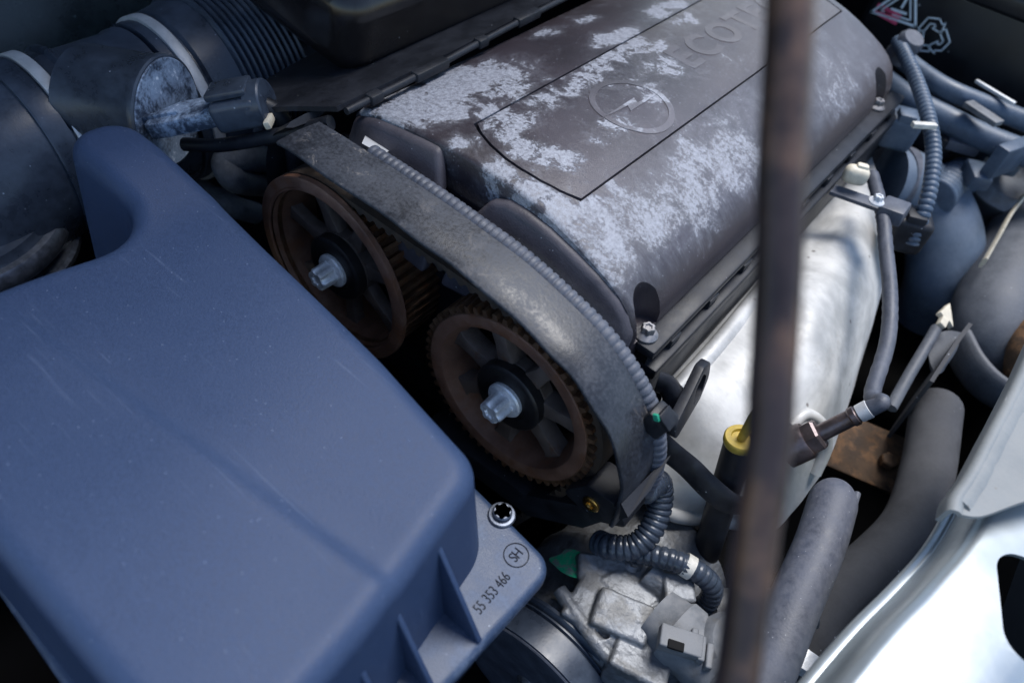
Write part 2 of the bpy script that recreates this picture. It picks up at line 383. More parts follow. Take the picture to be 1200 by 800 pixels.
def chalk_mat(name, base, blobs, fine, L, soft_x=None, sheen_tint=None, nsc=38, lace=0.7):
    """weathered cover plastic: a white chalky bloom in patches. blobs: (world point, radius, weight)"""
    t = NT(name); tot = None
    wv = t.noise(28, 3, 0.5); 
    for p, r, k, st in blobs:
        q = V(p) - L
        sc = t.n('VectorMath', {0: t.tc, 1: tuple(q)}, operation='SUBTRACT').outputs[0]
        sc = t.n('VectorMath', {0: sc, 1: (1.0, 1.0 / st, 0.35)}, operation='MULTIPLY').outputs[0]
        ln = t.n('VectorMath', {0: sc}, operation='LENGTH').outputs['Value']
        g = t.ramp(ln, r * 0.2, r * 1.9, k * 0.70, -0.12)
        tot = g if tot is None else t.math('MAXIMUM', tot, g)
    n1 = t.noise(nsc, 10, 0.68, dist=0.5); n2 = t.noise(fine, 6, 0.75); n3 = t.noise(1900, 2, 0.6)
    v = t.math('ADD', tot, t.math('MULTIPLY_ADD', n1, 3.2, -1.6))
    v = t.math('ADD', v, t.math('MULTIPLY_ADD', n2, lace, -lace / 2))
    edge = t.math('MULTIPLY_ADD', t.ramp(v, 0.44, 0.62), 0.75, t.ramp(v, -0.15, 0.75, 0, 0.25))
    if soft_x is not None:
        x = t.xyz()[0]; sf = t.ramp(x, soft_x[0] - L.x, soft_x[1] - L.x)
        strk = t.n('VectorMath', {0: t.tc, 1: (60, 340, 60)}, operation='MULTIPLY').outputs[0]
        n4 = t.noise(1.0, 4, 0.6, vec=strk)
        vs_ = t.math('ADD', t.math('MULTIPLY_ADD', n1, 2.8, tot), t.math('MULTIPLY_ADD', n4, 0.7, -1.85))
        zc = t.math('ADD', t.xyz()[2], t.math('MULTIPLY_ADD', n4, 0.022, t.math('MULTIPLY_ADD', n1, 0.03, -0.026)))
        v2 = t.math('ADD', t.math('MULTIPLY_ADD', n1, 2.6, tot), t.math('MULTIPLY_ADD', n2, 1.9, -2.25))
        film = t.math('MULTIPLY_ADD', t.ramp(v2, 0.45, 0.85), 0.36, t.ramp(vs_, -0.3, 1.1, 0.04, 0.34))
        soft = t.math('MULTIPLY', film, t.ramp(zc, 0.066 - L.z, 0.078 - L.z))
        mx = t.n('Mix', {'Factor': sf, 2: edge, 3: soft}, data_type='FLOAT').outputs[0]
    else: mx = edge
    gsoft = t.ramp(n2, 0.35, 0.65, 0.6, 1.0)
    grain = t.ramp(t.math('ADD', t.math('MULTIPLY', n2, 0.6), t.math('MULTIPLY', n3, 0.4)), 0.36, 0.64, 0.26, 0.84)
    if soft_x is not None: grain = t.n('Mix', {'Factor': sf, 2: grain, 3: gsoft}, data_type='FLOAT').outputs[0]
    k = t.math('MULTIPLY', mx, grain)
    nb = t.noise(16, 4, 0.5)
    b = t.mix(t.ramp(nb, 0.35, 0.65), [x * 0.8 for x in base], [x * 1.3 for x in base])
    if sheen_tint: 
        y = t.xyz()[1]; b = t.mix(t.ramp(t.math('MULTIPLY_ADD', nb, 0.1, y), sheen_tint[1] - L.y, sheen_tint[2] - L.y), b, sheen_tint[0])  # warm sheen towards the far end, painted into the base colour
    vo = t.n('TexVoronoi', {'Vector': t.tc, 'Scale': 520}); 
    sel = t.ramp(t.n('SeparateColor', {0: vo.outputs['Color']}).outputs[0], 0.93, 0.95)
    b = t.mix(t.math('MULTIPLY', sel, t.ramp(vo.outputs['Distance'], 0.12, 0.3, 0.8, 0)), b, (0.22, 0.22, 0.25))
    c = t.mix(k, b, (0.45, 0.47, 0.525))
    return t.out(c, t.ramp(k, 0, 1, 0.33, 0.85), 0.0, t.math('ADD', t.math('MULTIPLY', mx, 1.6), n3), 0.45, 0.0005)

def shield_mat():
    t = NT('stained_aluminium_sheet')
    a = t.noise(18, 6, 0.62, dist=0.4); b = t.noise(140, 6, 0.7)
    c = t.mix(t.ramp(a, 0.36, 0.62), (0.36, 0.36, 0.35), (0.57, 0.565, 0.545))
    c = t.mix(t.ramp(b, 0.60, 0.75, 0, 0.6), c, (0.42, 0.38, 0.32))
    vo = t.n('TexVoronoi', {'Vector': t.tc, 'Scale': 120})
    sel = t.ramp(t.n('SeparateColor', {0: vo.outputs['Color']}).outputs[0], 0.94, 0.95)
    c = t.mix(t.math('MULTIPLY', sel, t.ramp(vo.outputs['Distance'], 0.1, 0.24, 0.8, 0)), c, (0.12, 0.10, 0.09))
    return t.out(c, t.ramp(b, 0.3, 0.7, 0.46, 0.62), t.ramp(a, 0.3, 0.7, 0.22, 0.06), t.math('MULTIPLY_ADD', a, 3.0, b), 0.18, 0.0008)
M['shield'] = shield_mat()

# ------------------------------------------------------------------ the setting: the dark well the engine sits in
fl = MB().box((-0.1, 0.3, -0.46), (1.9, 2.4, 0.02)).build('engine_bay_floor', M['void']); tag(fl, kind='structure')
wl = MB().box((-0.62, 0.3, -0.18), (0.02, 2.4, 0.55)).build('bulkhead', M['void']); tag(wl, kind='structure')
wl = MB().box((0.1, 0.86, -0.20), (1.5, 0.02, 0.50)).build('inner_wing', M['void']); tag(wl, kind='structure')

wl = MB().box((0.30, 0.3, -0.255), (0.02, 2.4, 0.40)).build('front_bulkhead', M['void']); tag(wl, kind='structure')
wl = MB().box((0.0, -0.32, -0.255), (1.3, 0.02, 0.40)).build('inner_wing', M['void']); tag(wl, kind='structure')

# cowl behind the intake duct: dark plastic with raised lines, greenish reflection painted into its colour
cw = thing('cowl_panel', (-0.50, 0.1, -0.12), 'dark cowl panel with painted-in greenish reflection in the top left corner behind the intake duct', 'panel')
R_ = axes((0, 1, 0), V((-0.55, 0, 0.83)).normalized(), V((0.83, 0, 0.55)).normalized())
MB().prism(round_poly([(-0.6, 0), (0.5, 0), (0.5, 0.45), (-0.6, 0.45)], 0.02), -0.012, (-0.45, 0.1, -0.10), R_, 0.003).build('sheet', M['glass'], cw)
MB().prism(round_poly([(-0.6, 0), (0.5, 0), (0.5, 0.02), (-0.6, 0.02)], 0.004), 0.006, (-0.45, 0.1, -0.10), R_, 0.002).build('lip', M['glass'], cw)

# ------------------------------------------------------------------ engine block and head under the covers
eb = thing('engine_block', (-0.06, 0.25, -0.44), 'dark engine block and cylinder head under the weathered cover', 'engine')
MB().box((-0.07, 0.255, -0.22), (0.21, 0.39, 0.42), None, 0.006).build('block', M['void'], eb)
MB().box((-0.059, 0.258, 0.006), (0.236, 0.40, 0.046), None, 0.003).build('cylinder_head', M['black'], eb)

# ------------------------------------------------------------------ weathered cylinder head cover
CL = V((-0.06, 0.25, 0.03))
hc = thing('cylinder_head_cover', CL, 'weathered dark plastic engine cover with white chalky patches and faded lettering', 'engine cover')
Z1 = 0.1
def PB(px, py, r, k, st=1.0, z=Z1): return (P(px, py, z=z), r, k, st)
blobs = [PB(500, 108, 0.030, 1.2, 1.3), PB(545, 98, 0.030, 1.15, 1.4), PB(455, 118, 0.020, 1.1), PB(590, 85, 0.016, 0.9), PB(570, 135, 0.018, 1.1), PB(530, 130, 0.02, 1.1),
         PB(643, 32, 0.009, 1.2, 1.5), PB(705, 52, 0.008, 1.0, 2.2), PB(735, 40, 0.008, 0.95, 2.6), PB(790, 10, 0.011, 0.95, 3.0), PB(690, 20, 0.006, 0.8, 2.0),
         PB(590, 205, 0.011, 1.05), PB(620, 228, 0.013, 1.05), PB(655, 250, 0.014, 1.0), PB(540, 172, 0.010, 0.85),
         (P(690, 290, z=0.093), 0.020, 1.05, 1.2), (P(720, 275, z=0.088), 0.022, 1.1, 1.2), (P(760, 255, z=0.085), 0.026, 1.05, 1.5),
         (P(810, 220, z=0.083), 0.026, 1.0, 1.8), (P(860, 180, z=0.083), 0.026, 0.95, 2.0), (P(985, 90, z=0.085), 0.026, 0.62, 2.2),
         (P(990, 170, z=0.07), 0.018, 0.45, 2.0), (P(820, 270, z=0.065), 0.014, 0.8, 3.0)]
M['chalk'] = chalk_mat('chalky_cover_plastic', (0.037, 0.030, 0.036), blobs, 380, CL, soft_x=(-0.025, 0.0), sheen_tint=((0.075, 0.062, 0.062), 0.22, 0.45))
pblobs = [PB(575, 150, 0.008, 1.0), PB(590, 162, 0.010, 0.95), PB(612, 180, 0.010, 1.0), PB(640, 188, 0.010, 1.05), PB(662, 192, 0.009, 1.0), PB(628, 130, 0.010, 0.75),
          PB(765, 118, 0.008, 1.0), PB(722, 152, 0.009, 0.85, 1.5), PB(700, 170, 0.005, 0.85), PB(750, 105, 0.010, 0.7), PB(778, 82, 0.012, 0.95, 1.3), PB(762, 62, 0.010, 0.95, 1.6),
          PB(738, 60, 0.013, 1.0, 1.3), PB(720, 70, 0.012, 0.95, 1.4), PB(700, 85, 0.012, 0.95, 1.4), PB(680, 100, 0.012, 0.9, 1.3), PB(640, 125, 0.010, 0.85, 1.3), PB(585, 140, 0.010, 1.0), PB(600, 150, 0.012, 1.0), PB(660, 112, 0.010, 0.8), PB(800, 28, 0.010, 0.85, 2.0)]
M['chalkpanel'] = chalk_mat('chalky_panel_plastic', (0.044, 0.037, 0.045), pblobs, 420, CL, nsc=85, lace=1.3, sheen_tint=((0.10, 0.080, 0.072), 0.20, 0.42))

prof = [(-0.171, 0.030), (-0.171, 0.078), (-0.1695, 0.086), (-0.164, 0.0915), (-0.150, 0.0955), (-0.123, 0.1003), (-0.10, 0.1025), (-0.075, 0.1035), (-0.05, 0.1032),
        (-0.032, 0.1017), (-0.018, 0.0985), (-0.004, 0.0940), (0.010, 0.0885), (0.022, 0.0830), (0.031, 0.0775), (0.038, 0.0710), (0.0425, 0.0635), (0.045, 0.056), (0.0455, 0.030)]
def ridge(x):
    for (a, b), (c, d) in zip(prof[2:-1], prof[3:]):
        if a <= x <= c: return b + (d - b) * (x - a) / (c - a)
    return 0.05
Y0, Y1 = 0.045, 0.452
mid = (-0.065, 0.05)
rings = []
def ring(y, ins): 
    o = []
    for x, z in prof:
        k = V((mid[0] - x, 0.0 if z <= 0.03 else mid[1] - z - 0.0)); k = V((k.x, min(0, k.y)))
        if k.length > 0: k.normalize()
        o.append((x + k.x * ins * 0.6, y, z + (k.y * ins if z > 0.03 else 0)))
    return o
ys = [(Y0, 0.0030), (Y0 + 0.0009, 0.0013), (Y0 + 0.003, 0.0)] + [(Y0 + 0.003 + (Y1 - Y0 - 0.010) * i / 24, 0.0) for i in range(1, 25)] + [(Y1 - 0.004, 0.0015), (Y1, 0.006)]
vs, fs = [], []
for y, ins in ys: vs += ring(y, ins)
n = len(prof)
for i in range(len(ys) - 1):
    for j in range(n):
        k = (j + 1) % n; fs.append((i * n + j, i * n + k, (i + 1) * n + k, (i + 1) * n + j))
fs.append(tuple(range(n))); fs.append(tuple(reversed([(len(ys) - 1) * n + j for j in range(n)])))
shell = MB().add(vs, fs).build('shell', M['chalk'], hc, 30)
# pockets for the fixing bolts, and the recess that takes the centre panel
for by in (0.060, 0.418): cut(shell, MB().lathe((0.0435, by, 0.049), (0, 0, 1), [(0, 0.0118), (0.08, 0.0126)], 32))
pout = [(-0.0995, 0.075), (-0.0995, 0.0728), (-0.090, 0.0675), (-0.078, 0.0625), (-0.065, 0.0595), (-0.053, 0.0588), (-0.040, 0.0600), (-0.029, 0.0625), (-0.0175, 0.068), (-0.0175, 0.438), (-0.0995, 0.438)]
cut(shell, MB().prism(pout, 0.05, (0, 0, 0.0925), Matrix.Identity(3)))
pin = []
for x, y in pout:
    pin.append((x + (0.0013 if x < -0.09 else -0.0013 if x < 1 and x > -0.02 else 0), y + (0.0021 if y < 0.1 else -0.0013)))
# centre panel follows the crown of the cover
def crown(x, y): return ridge(x) + 0.0004
NX, NY = 22, 40; vs = []; fs = []
def yfront(x):
    for (a, b), (c, d) in zip(pin[1:8], pin[2:9]):
        if a <= x <= c + 1e-9: return b + (d - b) * (x - a) / (c - a)
    return pin[1][1]
xa, xb = pin[1][0], pin[8][0]
for i in range(NX + 1):
    x = xa + (xb - xa) * i / NX
    for j in range(NY + 1):
        y = yfront(x) + (0.4367 - yfront(x)) * j / NY
        e = min(i, NX - i, j, NY - j); vs.append((x, y, crown(x, y) - (0.0005 if e == 0 else 0)))
o = len(vs); vs += [(p[0], p[1], 0.0922) for p in vs]
ix = lambda i, j: i * (NY + 1) + j
for i in range(NX):
    for j in range(NY):
        fs += [(ix(i, j), ix(i + 1, j), ix(i + 1, j + 1), ix(i, j + 1)), (o + ix(i, j), o + ix(i, j + 1), o + ix(i + 1, j + 1), o + ix(i + 1, j))]
for i in range(NX):
    for j in (0, NY): fs.append((ix(i, j), ix(i + 1, j), o + ix(i + 1, j), o + ix(i, j)))
for j in range(NY):
    for i in (0, NX): fs.append((ix(i, j), ix(i, j + 1), o + ix(i, j + 1), o + ix(i, j)))
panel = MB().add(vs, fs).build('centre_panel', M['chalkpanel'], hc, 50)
# faded raised lettering and ring emblem on the panel (text reads along the engine)
M['faded'] = chalk_mat('faded_raised_print', (0.080, 0.072, 0.082), [PB(765, 118, 0.012, 1.1), PB(775, 100, 0.012, 1.0), PB(742, 152, 0.012, 1.0), PB(780, 85, 0.014, 1.2), PB(725, 120, 0.010, 0.8)], 330, CL, sheen_tint=((0.125, 0.102, 0.093), 0.22, 0.40))
RT = axes((0, 1, 0), (-1, 0, 0), (0, 0, 1))
def drape(mb, up):
    return mb.warp(lambda p: V((p.x, p.y, crown(p.x, p.y) + up + p.z)))
lt = text_mb('ECOTEC', 0.036, (-0.058, 0.316, 0.0), RT, 0.00012, 0.0011, 1.22)
drape(lt, 0.0001).build('lettering', M['faded'], panel, 30)
cx, cy = P(741, 123, z=0.1033).xy
def ring2(r0, r1, seg=72):
    vs = []; fs = []
    for i in range(seg):
        q = 2 * pi * i / seg
        for r, z in ((r0, 0), (r1, 0), (r1, 0.00025), (r0, 0.00025)): vs.append((cx + cos(q) * r, cy + sin(q) * r, z))
    for i in range(seg):
        k = (i + 1) % seg
        for j in range(4): fs.append((i * 4 + j, i * 4 + (j + 1) % 4, k * 4 + (j + 1) % 4, k * 4 + j))
    return MB().add(vs, fs)
em = ring2(0.0235, 0.0275)
bolt_sign = [(-0.033, 0.0035), (0.007, 0.0035), (0.004, -0.001), (0.033, -0.0035), (-0.007, -0.0035), (-0.004, 0.001)]
em.prism(bolt_sign, 0.00025, (cx, cy, 0), RT)
drape(em, 0.0001).build('ring_emblem', M['faded'], panel, 30)

# front wall: two raised bosses with a recess between, and the corner pillar
RXZ = axes((1, 0, 0), (0, 0, 1), (0, -1, 0))
def slope(p): return V((p.x, p.y - 0.42 * max(0.0, min(ridge(p.x), 0.104) - 0.003 - p.z), p.z))
topA = [(x, ridge(x) - 0.003) for x in (-0.166, -0.15, -0.13, -0.11, -0.098)]
MB().prism([(-0.170, 0.035), (-0.080, 0.035), (-0.082, 0.060), (-0.088, 0.082)] + topA[::-1], 0.008, (0, Y0 + 0.004, 0), RXZ, 0.003, 3).warp(slope).build('front_boss', M['coverplain'], hc, 60)
topB = [(x, ridge(x) - d) for x, d in ((-0.064, 0.026), (-0.056, 0.012), (-0.046, 0.008), (-0.034, 0.007), (-0.018, 0.006), (0.0, 0.005), (0.015, 0.004), (0.03, 0.003), (0.038, 0.003))]
MB().prism([(-0.068, 0.035), (0.0445, 0.035), (0.0440, 0.058)] + topB[::-1], 0.007, (0, Y0 + 0.004, 0), RXZ, 0.003, 3).warp(slope).build('front_boss', M['coverplain'], hc, 60)
# side ledge in layers: flange, gasket gap with teeth, lower rail
MB().box((0.0508, 0.255, 0.0455), (0.0125, 0.408, 0.0065), None, 0.0015).build('flange', M['black'], hc)
MB().box((0.0500, 0.255, 0.0385), (0.007, 0.404, 0.0070)).build('gasket', M['void'], hc)
MB().box((0.0545, 0.257, 0.0310), (0.0135, 0.408, 0.0078), None, 0.0012).build('lower_rail', M['black'], hc)
for i in range(9):
    MB().box((0.0540, 0.078 + i * 0.045, 0.0386), (0.008, 0.011, 0.0066), None, 0.001).build('rail_tooth', M['black'], hc)
def flange_bolt(parent, c, axis, s=1.0, mt=None, name='bolt', torx=True, neck=0.0):
    """washer-headed bolt with a six-lobed head"""
    mt = mt or M['zinc']
    b = MB().lathe(c, axis, [(-0.001 * s, 0.0001), (-0.001 * s, 0.0078 * s), (0.0006 * s, 0.0080 * s), (0.0014 * s, 0.0072 * s), (0.0026 * s, 0.0052 * s), (0.003 * s, 0.0045 * s)], 32)
    lob = (lambda q, h: 1 + 0.11 * cos(6 * q)) if torx else (lambda q, h: 1 / max(cos(((q + pi / 6) % (pi / 3)) - pi / 6), 0.5) * 0.93)
    h0 = 0.0026 * s
    b.lathe(c, axis, [(h0, 0.0045 * s), (h0 + (0.0040 + neck) * s, 0.0044 * s), (h0 + (0.0048 + neck) * s, 0.0038 * s), (h0 + (0.0048 + neck) * s, 0.0024 * s), (h0 + (0.0036 + neck) * s, 0.0018 * s), (h0 + (0.0036 + neck) * s, 0.0001)], 48, lob)
    return b.build(name, mt, parent)
for by in (0.060, 0.418):
    flange_bolt(hc, (0.0460, by - 0.001, 0.0497), (0, 0, 1), 0.85, M['dullbolt'])

# ------------------------------------------------------------------ wiring rail and tray along the cover's far edge
tr = thing('wiring_tray', (-0.2, 0.2, 0.05), 'black wiring tray with clipped rail along the far edge of the weathered cover', 'wiring tray')
MB().sheet([[V((-0.1640, 0.028, 0.0965)), V((-0.1640, 0.12, 0.0985)), V((-0.170, 0.25, 0.099)), V((-0.177, 0.42, 0.099))],
            [V((-0.200, 0.015, 0.084)), V((-0.205, 0.10, 0.087)), V((-0.215, 0.25, 0.088)), V((-0.22, 0.42, 0.088))],
            [V((-0.25, 0.000, 0.060)), V((-0.26, 0.08, 0.066)), V((-0.27, 0.25, 0.07)), V((-0.27, 0.42, 0.07))]], 6, 0.003, -1).build('tray', M['black'], tr)
rp = smooth([(-0.1590, 0.030, 0.0985), (-0.1595, 0.095, 0.1000), (-0.1665, 0.225, 0.1008), (-0.174, 0.42, 0.1008)], 10)
MB().tube(rp, 0.0023, 10).build('rail', M['black'], tr)
for t0, L_ in ((0.052, 0.010), (0.100, 0.030), (0.152, 0.010), (0.205, 0.026), (0.27, 0.01)):
    q = min(rp, key=lambda p: abs(p.y - t0))
    MB().box((q.x, t0, q.z), (0.0068, L_, 0.0062), rot('Z', 2), 0.0012).build('clip', M['black'], tr)
MB().box((-0.232, 0.006, 0.082), (0.010, 0.012, 0.010), rot('Z', 30), 0.002).build('plug', M['black'], tr)
MB().tube(smooth([(-0.166, 0.024, 0.090), (-0.20, 0.008, 0.070), (-0.235, -0.008, 0.052), (-0.26, -0.018, 0.044)], 6), 0.0045, 10).build('cable', M['black'], tr)

# glossy black box beyond the tray
gb = MB().box((-0.253, 0.245, 0.117), (0.118, 0.36, 0.062), rot('Y', 6), 0.020, 6)
gbo = gb.build('glossy_black_box', M['gloss'], None, 60)
tag(gbo, 'glossy black plastic box at the top edge beyond the wiring tray', 'plastic box')
# ------------------------------------------------------------------ timing drive
RY = axes((1, 0, 0), (0, 0, 1), (0, -1, 0))       # local z points out of the pulley face (towards -Y)
def toothed(r0, r1, teeth, y0, y1, cx, cz, phase=0.0, duty=0.5):
    """ring with teeth on the outside"""
    vs = []; fs = []; prof = []
    for i in range(teeth):
        a = 2 * pi * (i + phase) / teeth; st = 2 * pi / teeth
        for f, r in ((0.0, r0), (0.5 - duty / 2 - 0.06, r0), (0.5 - duty / 2 + 0.06, r1), (0.5 + duty / 2 - 0.06, r1), (0.5 + duty / 2 + 0.06, r0)): prof.append((a + f * st, r))
    n = len(prof)
    for y in (y0, y1):
        for a, r in prof: vs.append((cx + cos(a) * r, y, cz + sin(a) * r))
        for a, r in prof: vs.append((cx + cos(a) * (r0 - 0.0035), y, cz + sin(a) * (r0 - 0.0035)))
    for i in range(n):
        k = (i + 1) % n
        fs += [(i, k, 2 * n + k, 2 * n + i), (n + i, 3 * n + i, 3 * n + k, n + k), (i, n + i, n + k, k), (2 * n + i, 2 * n + k, 3 * n + k, 3 * n + i)]
    return MB().add(vs, fs)

def spoke_mb(cx, cz, a, r0, r1, y0, y1, w0, w1):
    pts = [(r0, -w0), (r0 + 0.004, -w0 * 0.9), ((r0 + r1) / 2, -min(w0, w1) * 0.72), (r1 - 0.004, -w1 * 0.85), (r1, -w1 * 1.25), (r1, w1 * 1.25), (r1 - 0.004, w1 * 0.85), ((r0 + r1) / 2, min(w0, w1) * 0.72), (r0 + 0.004, w0 * 0.9), (r0, w0)]
    R = axes((cos(a), 0, sin(a)), (-sin(a), 0, cos(a)), (0, -1, 0))
    return MB().prism(pts, y1 - y0, (cx, y1, cz), R, 0.0012, 2)

def star_bolt(parent, c, s=1.0):
    """big pulley bolt: wide washer face and a long splined head"""
    b = MB().lathe(c, (0, -1, 0), [(0, 0.0001), (0, 0.0125 * s), (0.0022 * s, 0.0127 * s), (0.0034 * s, 0.0118 * s), (0.0040 * s, 0.0088 * s)], 40)
    lob = lambda q, h: 1 + 0.10 * (1 if cos(6 * q) > 0 else -1) * abs(cos(6 * q)) ** 0.45
    b.lathe(c, (0, -1, 0), [(0.0038 * s, 0.0080 * s), (0.0150 * s, 0.0076 * s), (0.0163 * s, 0.0066 * s), (0.0163 * s, 0.0038 * s), (0.0150 * s, 0.0030 * s), (0.0150 * s, 0.0001)], 72, lob)
    return b.build('bolt', M['zinc'], parent, 35)

def pulley(cx, cz, label, flanged, phase):
    o = thing('camshaft_pulley', (cx, 0.012, cz - 0.062), label, 'pulley', 'camshaft pulleys')
    RR = 0.0625
    if flanged:
        ri = 0.0568
        pr = [(-0.001, ri), (-0.001, ri + 0.0012), (-0.0018, ri + 0.0020), (-0.0018, RR + 0.0025), (-0.0012, RR + 0.0034), (0.002, RR + 0.0036), (0.003, RR + 0.0028), (0.003, RR - 0.0045), (0.036, RR - 0.0060), (0.032, ri - 0.005), (0.016, ri - 0.004), (0.0, ri)]
    else:
        ri = 0.0495
        pr = [(0.0008, ri), (0.0, ri + 0.001), (0.0, RR - 0.0050), (0.0008, RR - 0.0044), (0.030, RR - 0.0044), (0.030, ri - 0.005), (0.013, ri - 0.004), (0.0008, ri)]
    vs = []; fs = []; seg = 112; n = len(pr)
    for h, r in pr:
        for j in range(seg):
            q = 2 * pi * j / seg; vs.append((cx + cos(q) * r, h, cz + sin(q) * r))
    for i in range(n - 1):
        for j in range(seg):
            k = (j + 1) % seg; fs.append((i * seg + j, i * seg + k, (i + 1) * seg + k, (i + 1) * seg + j))
    MB().add(vs, fs).build('rim', M['pulley'], o, 40)
    y0 = 0.0032 if flanged else 0.0006
    toothed(RR - 0.0038, RR, 54, y0, 0.031 if not flanged else 0.036, cx, cz, phase, 0.46).build('teeth', M['teeth'], o, 30)
    MB().lathe((cx, 0.019, cz), (0, -1, 0), [(0, 0.0001), (0, 0.0225), (0.0080, 0.0225), (0.0098, 0.0205), (0.0098, 0.0001)], 56).build('web_centre', M['web'], o)
    for i in range(7):
        a = 2 * pi * (i + phase) / 7
        spoke_mb(cx, cz, a, 0.019, ri - 0.002, 0.0120 if flanged else 0.0085, 0.021, 0.0066, 0.0056 if flanged else 0.0064).build('spoke', M['web'], o)
    MB().lathe((cx, 0.0095, cz), (0, -1, 0), [(0, 0.0001), (0, 0.0232), (0.0062, 0.0232), (0.0074, 0.0222), (0.0078, 0.0205), (0.0078, 0.0145), (0.0070, 0.0140), (0.0070, 0.0001)], 64).build('hub', M['hub'], o)
    star_bolt(o, (cx, 0.0025, cz), 0.93)
    return o
PLx = -0.1463
pulley(PLx, 0.0, 'brown rusty pulley with smooth rim, the farther one half behind the air filter box', True, 0.30)
pulley(0.0, 0.0, 'brown toothed pulley, the nearer one inside the round end of the belt guard', False, 0.22)

# timing belt: up the far side of the first pulley, across both tops, round the near one and down to the crank
rb = 0.0632
pth = []
crank = V((-0.075, -0.32))
def tangent_dir(c, r, other, sign):
    d = V((other[0] - c[0], other[1] - c[1])); L = d.length; base = math.atan2(d.y, d.x); return base + sign * math.acos(r / L)
a_in = tangent_dir((PLx, 0), rb, crank, -1); a_out = tangent_dir((0, 0), rb, crank, 1)
pth.append(V((crank.x + 0.03 * cos(a_in), crank.y + 0.03 * sin(a_in))))
a = a_in % (2 * pi)
while a > pi / 2: pth.append(V((PLx + cos(a) * rb, sin(a) * rb))); a -= 0.06
pth.append(V((PLx, rb))); pth.append(V((0, rb)))
a = pi / 2 - 0.06
a_out = (a_out + pi) % (2 * pi) - pi
while a > a_out: pth.append(V((cos(a) * rb, sin(a) * rb))); a -= 0.06
pth.append(V((cos(a_out) * rb, sin(a_out) * rb)))
pth.append(V((crank.x + 0.03 * cos(a_out), crank.y + 0.03 * sin(a_out))))
fine = resample([p.to_3d() for p in pth], 0.00196)
vs = []; fs = []; yb0, yb1 = 0.0036, 0.0300
prof_in = (0, 1.0, 1.0, 0)
for i, p in enumerate(fine):
    t = (fine[min(i + 1, len(fine) - 1)] - fine[max(i - 1, 0)]).normalized(); nrm = V((-t.y, t.x, 0))     # outward, the loop runs clockwise
    ti = -0.0004 - 0.0026 * prof_in[i % 4]
    q0 = p + nrm * ti; q1 = p + nrm * 0.0030
    vs += [(q0.x, yb0, q0.y), (q1.x, yb0, q1.y), (q1.x, yb1, q1.y), (q0.x, yb1, q0.y)]
for i in range(len(fine) - 1):
    for j in range(4): fs.append((i * 4 + j, i * 4 + (j + 1) % 4, (i + 1) * 4 + (j + 1) % 4, (i + 1) * 4 + j))
fs += [(0, 1, 2, 3), tuple(len(vs) - 1 - k for k in range(4))]
tb = MB().add(vs, fs).build('timing_belt', M['belt'], None, 30)
tag(tb, 'toothed black timing belt running over both brown pulleys', 'timing belt')

# ------------------------------------------------------------------ belt guard: back plate, wrapped rim, lug and tab
gd = thing('belt_guard', (-0.05, 0.03, -0.10), 'dusty grey plastic belt guard strip wrapped over both pulleys', 'belt guard')
gp = smooth([(-0.1860, 0.0870), (-0.1790, 0.0905), (-0.1640, 0.0925), (-0.122, 0.0935), (-0.074, 0.0932), (-0.043, 0.0915), (-0.012, 0.0888), (0.019, 0.0815), (0.040, 0.0745), (0.059, 0.0630), (0.076, 0.0455), (0.0865, 0.023), (0.0905, 0.0), (0.0905, -0.016)], 6)
gp = gp[11:]
YF, YBk = -0.013, 0.0175
vs = []; fs = []; th = 0.0026
for i, p in enumerate(gp):
    a = gp[max(i - 1, 0)]; b = gp[min(i + 1, len(gp) - 1)]; t = (b - a).normalized(); nr = V((-t.y, t.x))
    q = p; r = p - nr * th
    f = (YF + 0.0006 * sin(i * 0.7))
    for yy, w in ((f + 0.0006, q), (f, q - nr * 0.0006), (f, r + nr * 0.0006), (f + 0.0006, r), (YBk, r), (YBk, q), ((f + YBk) / 2, q + nr * 0.0009)):
        vs.append((w.x, yy, w.y))
for i in range(len(gp) - 1):
    for j in range(7): fs.append((i * 7 + j, i * 7 + (j + 1) % 7, (i + 1) * 7 + (j + 1) % 7, (i + 1) * 7 + j))
fs += [tuple(range(7)), tuple(len(vs) - 1 - k for k in range(7))]
MB().add(vs, fs).build('strip', M['guard'], gd, 50)
# far end of the strip drops down over the first pulley
MB().prism([(-0.213, -0.10), (-0.215, 0.03), (-0.200, 0.060), (-0.182, 0.072)] + [(p.x * 0.95 - 0.002, p.y - 0.016) for p in gp[::3]] + [(0.080, -0.05), (0.05, -0.085), (-0.03, -0.12)], -0.003, (0, 0.036, 0), RY, 0).build('back_plate', M['black'], gd)
MB().tube(smooth([(-0.180, 0.018, 0.0885), (-0.199, 0.020, 0.070), (-0.212, 0.022, 0.035), (-0.216, 0.022, -0.05)], 6), 0.010, 8, True, False, ((0, 1, 0), 1.5, 0.25)).build('side_wall', M['black'], gd)
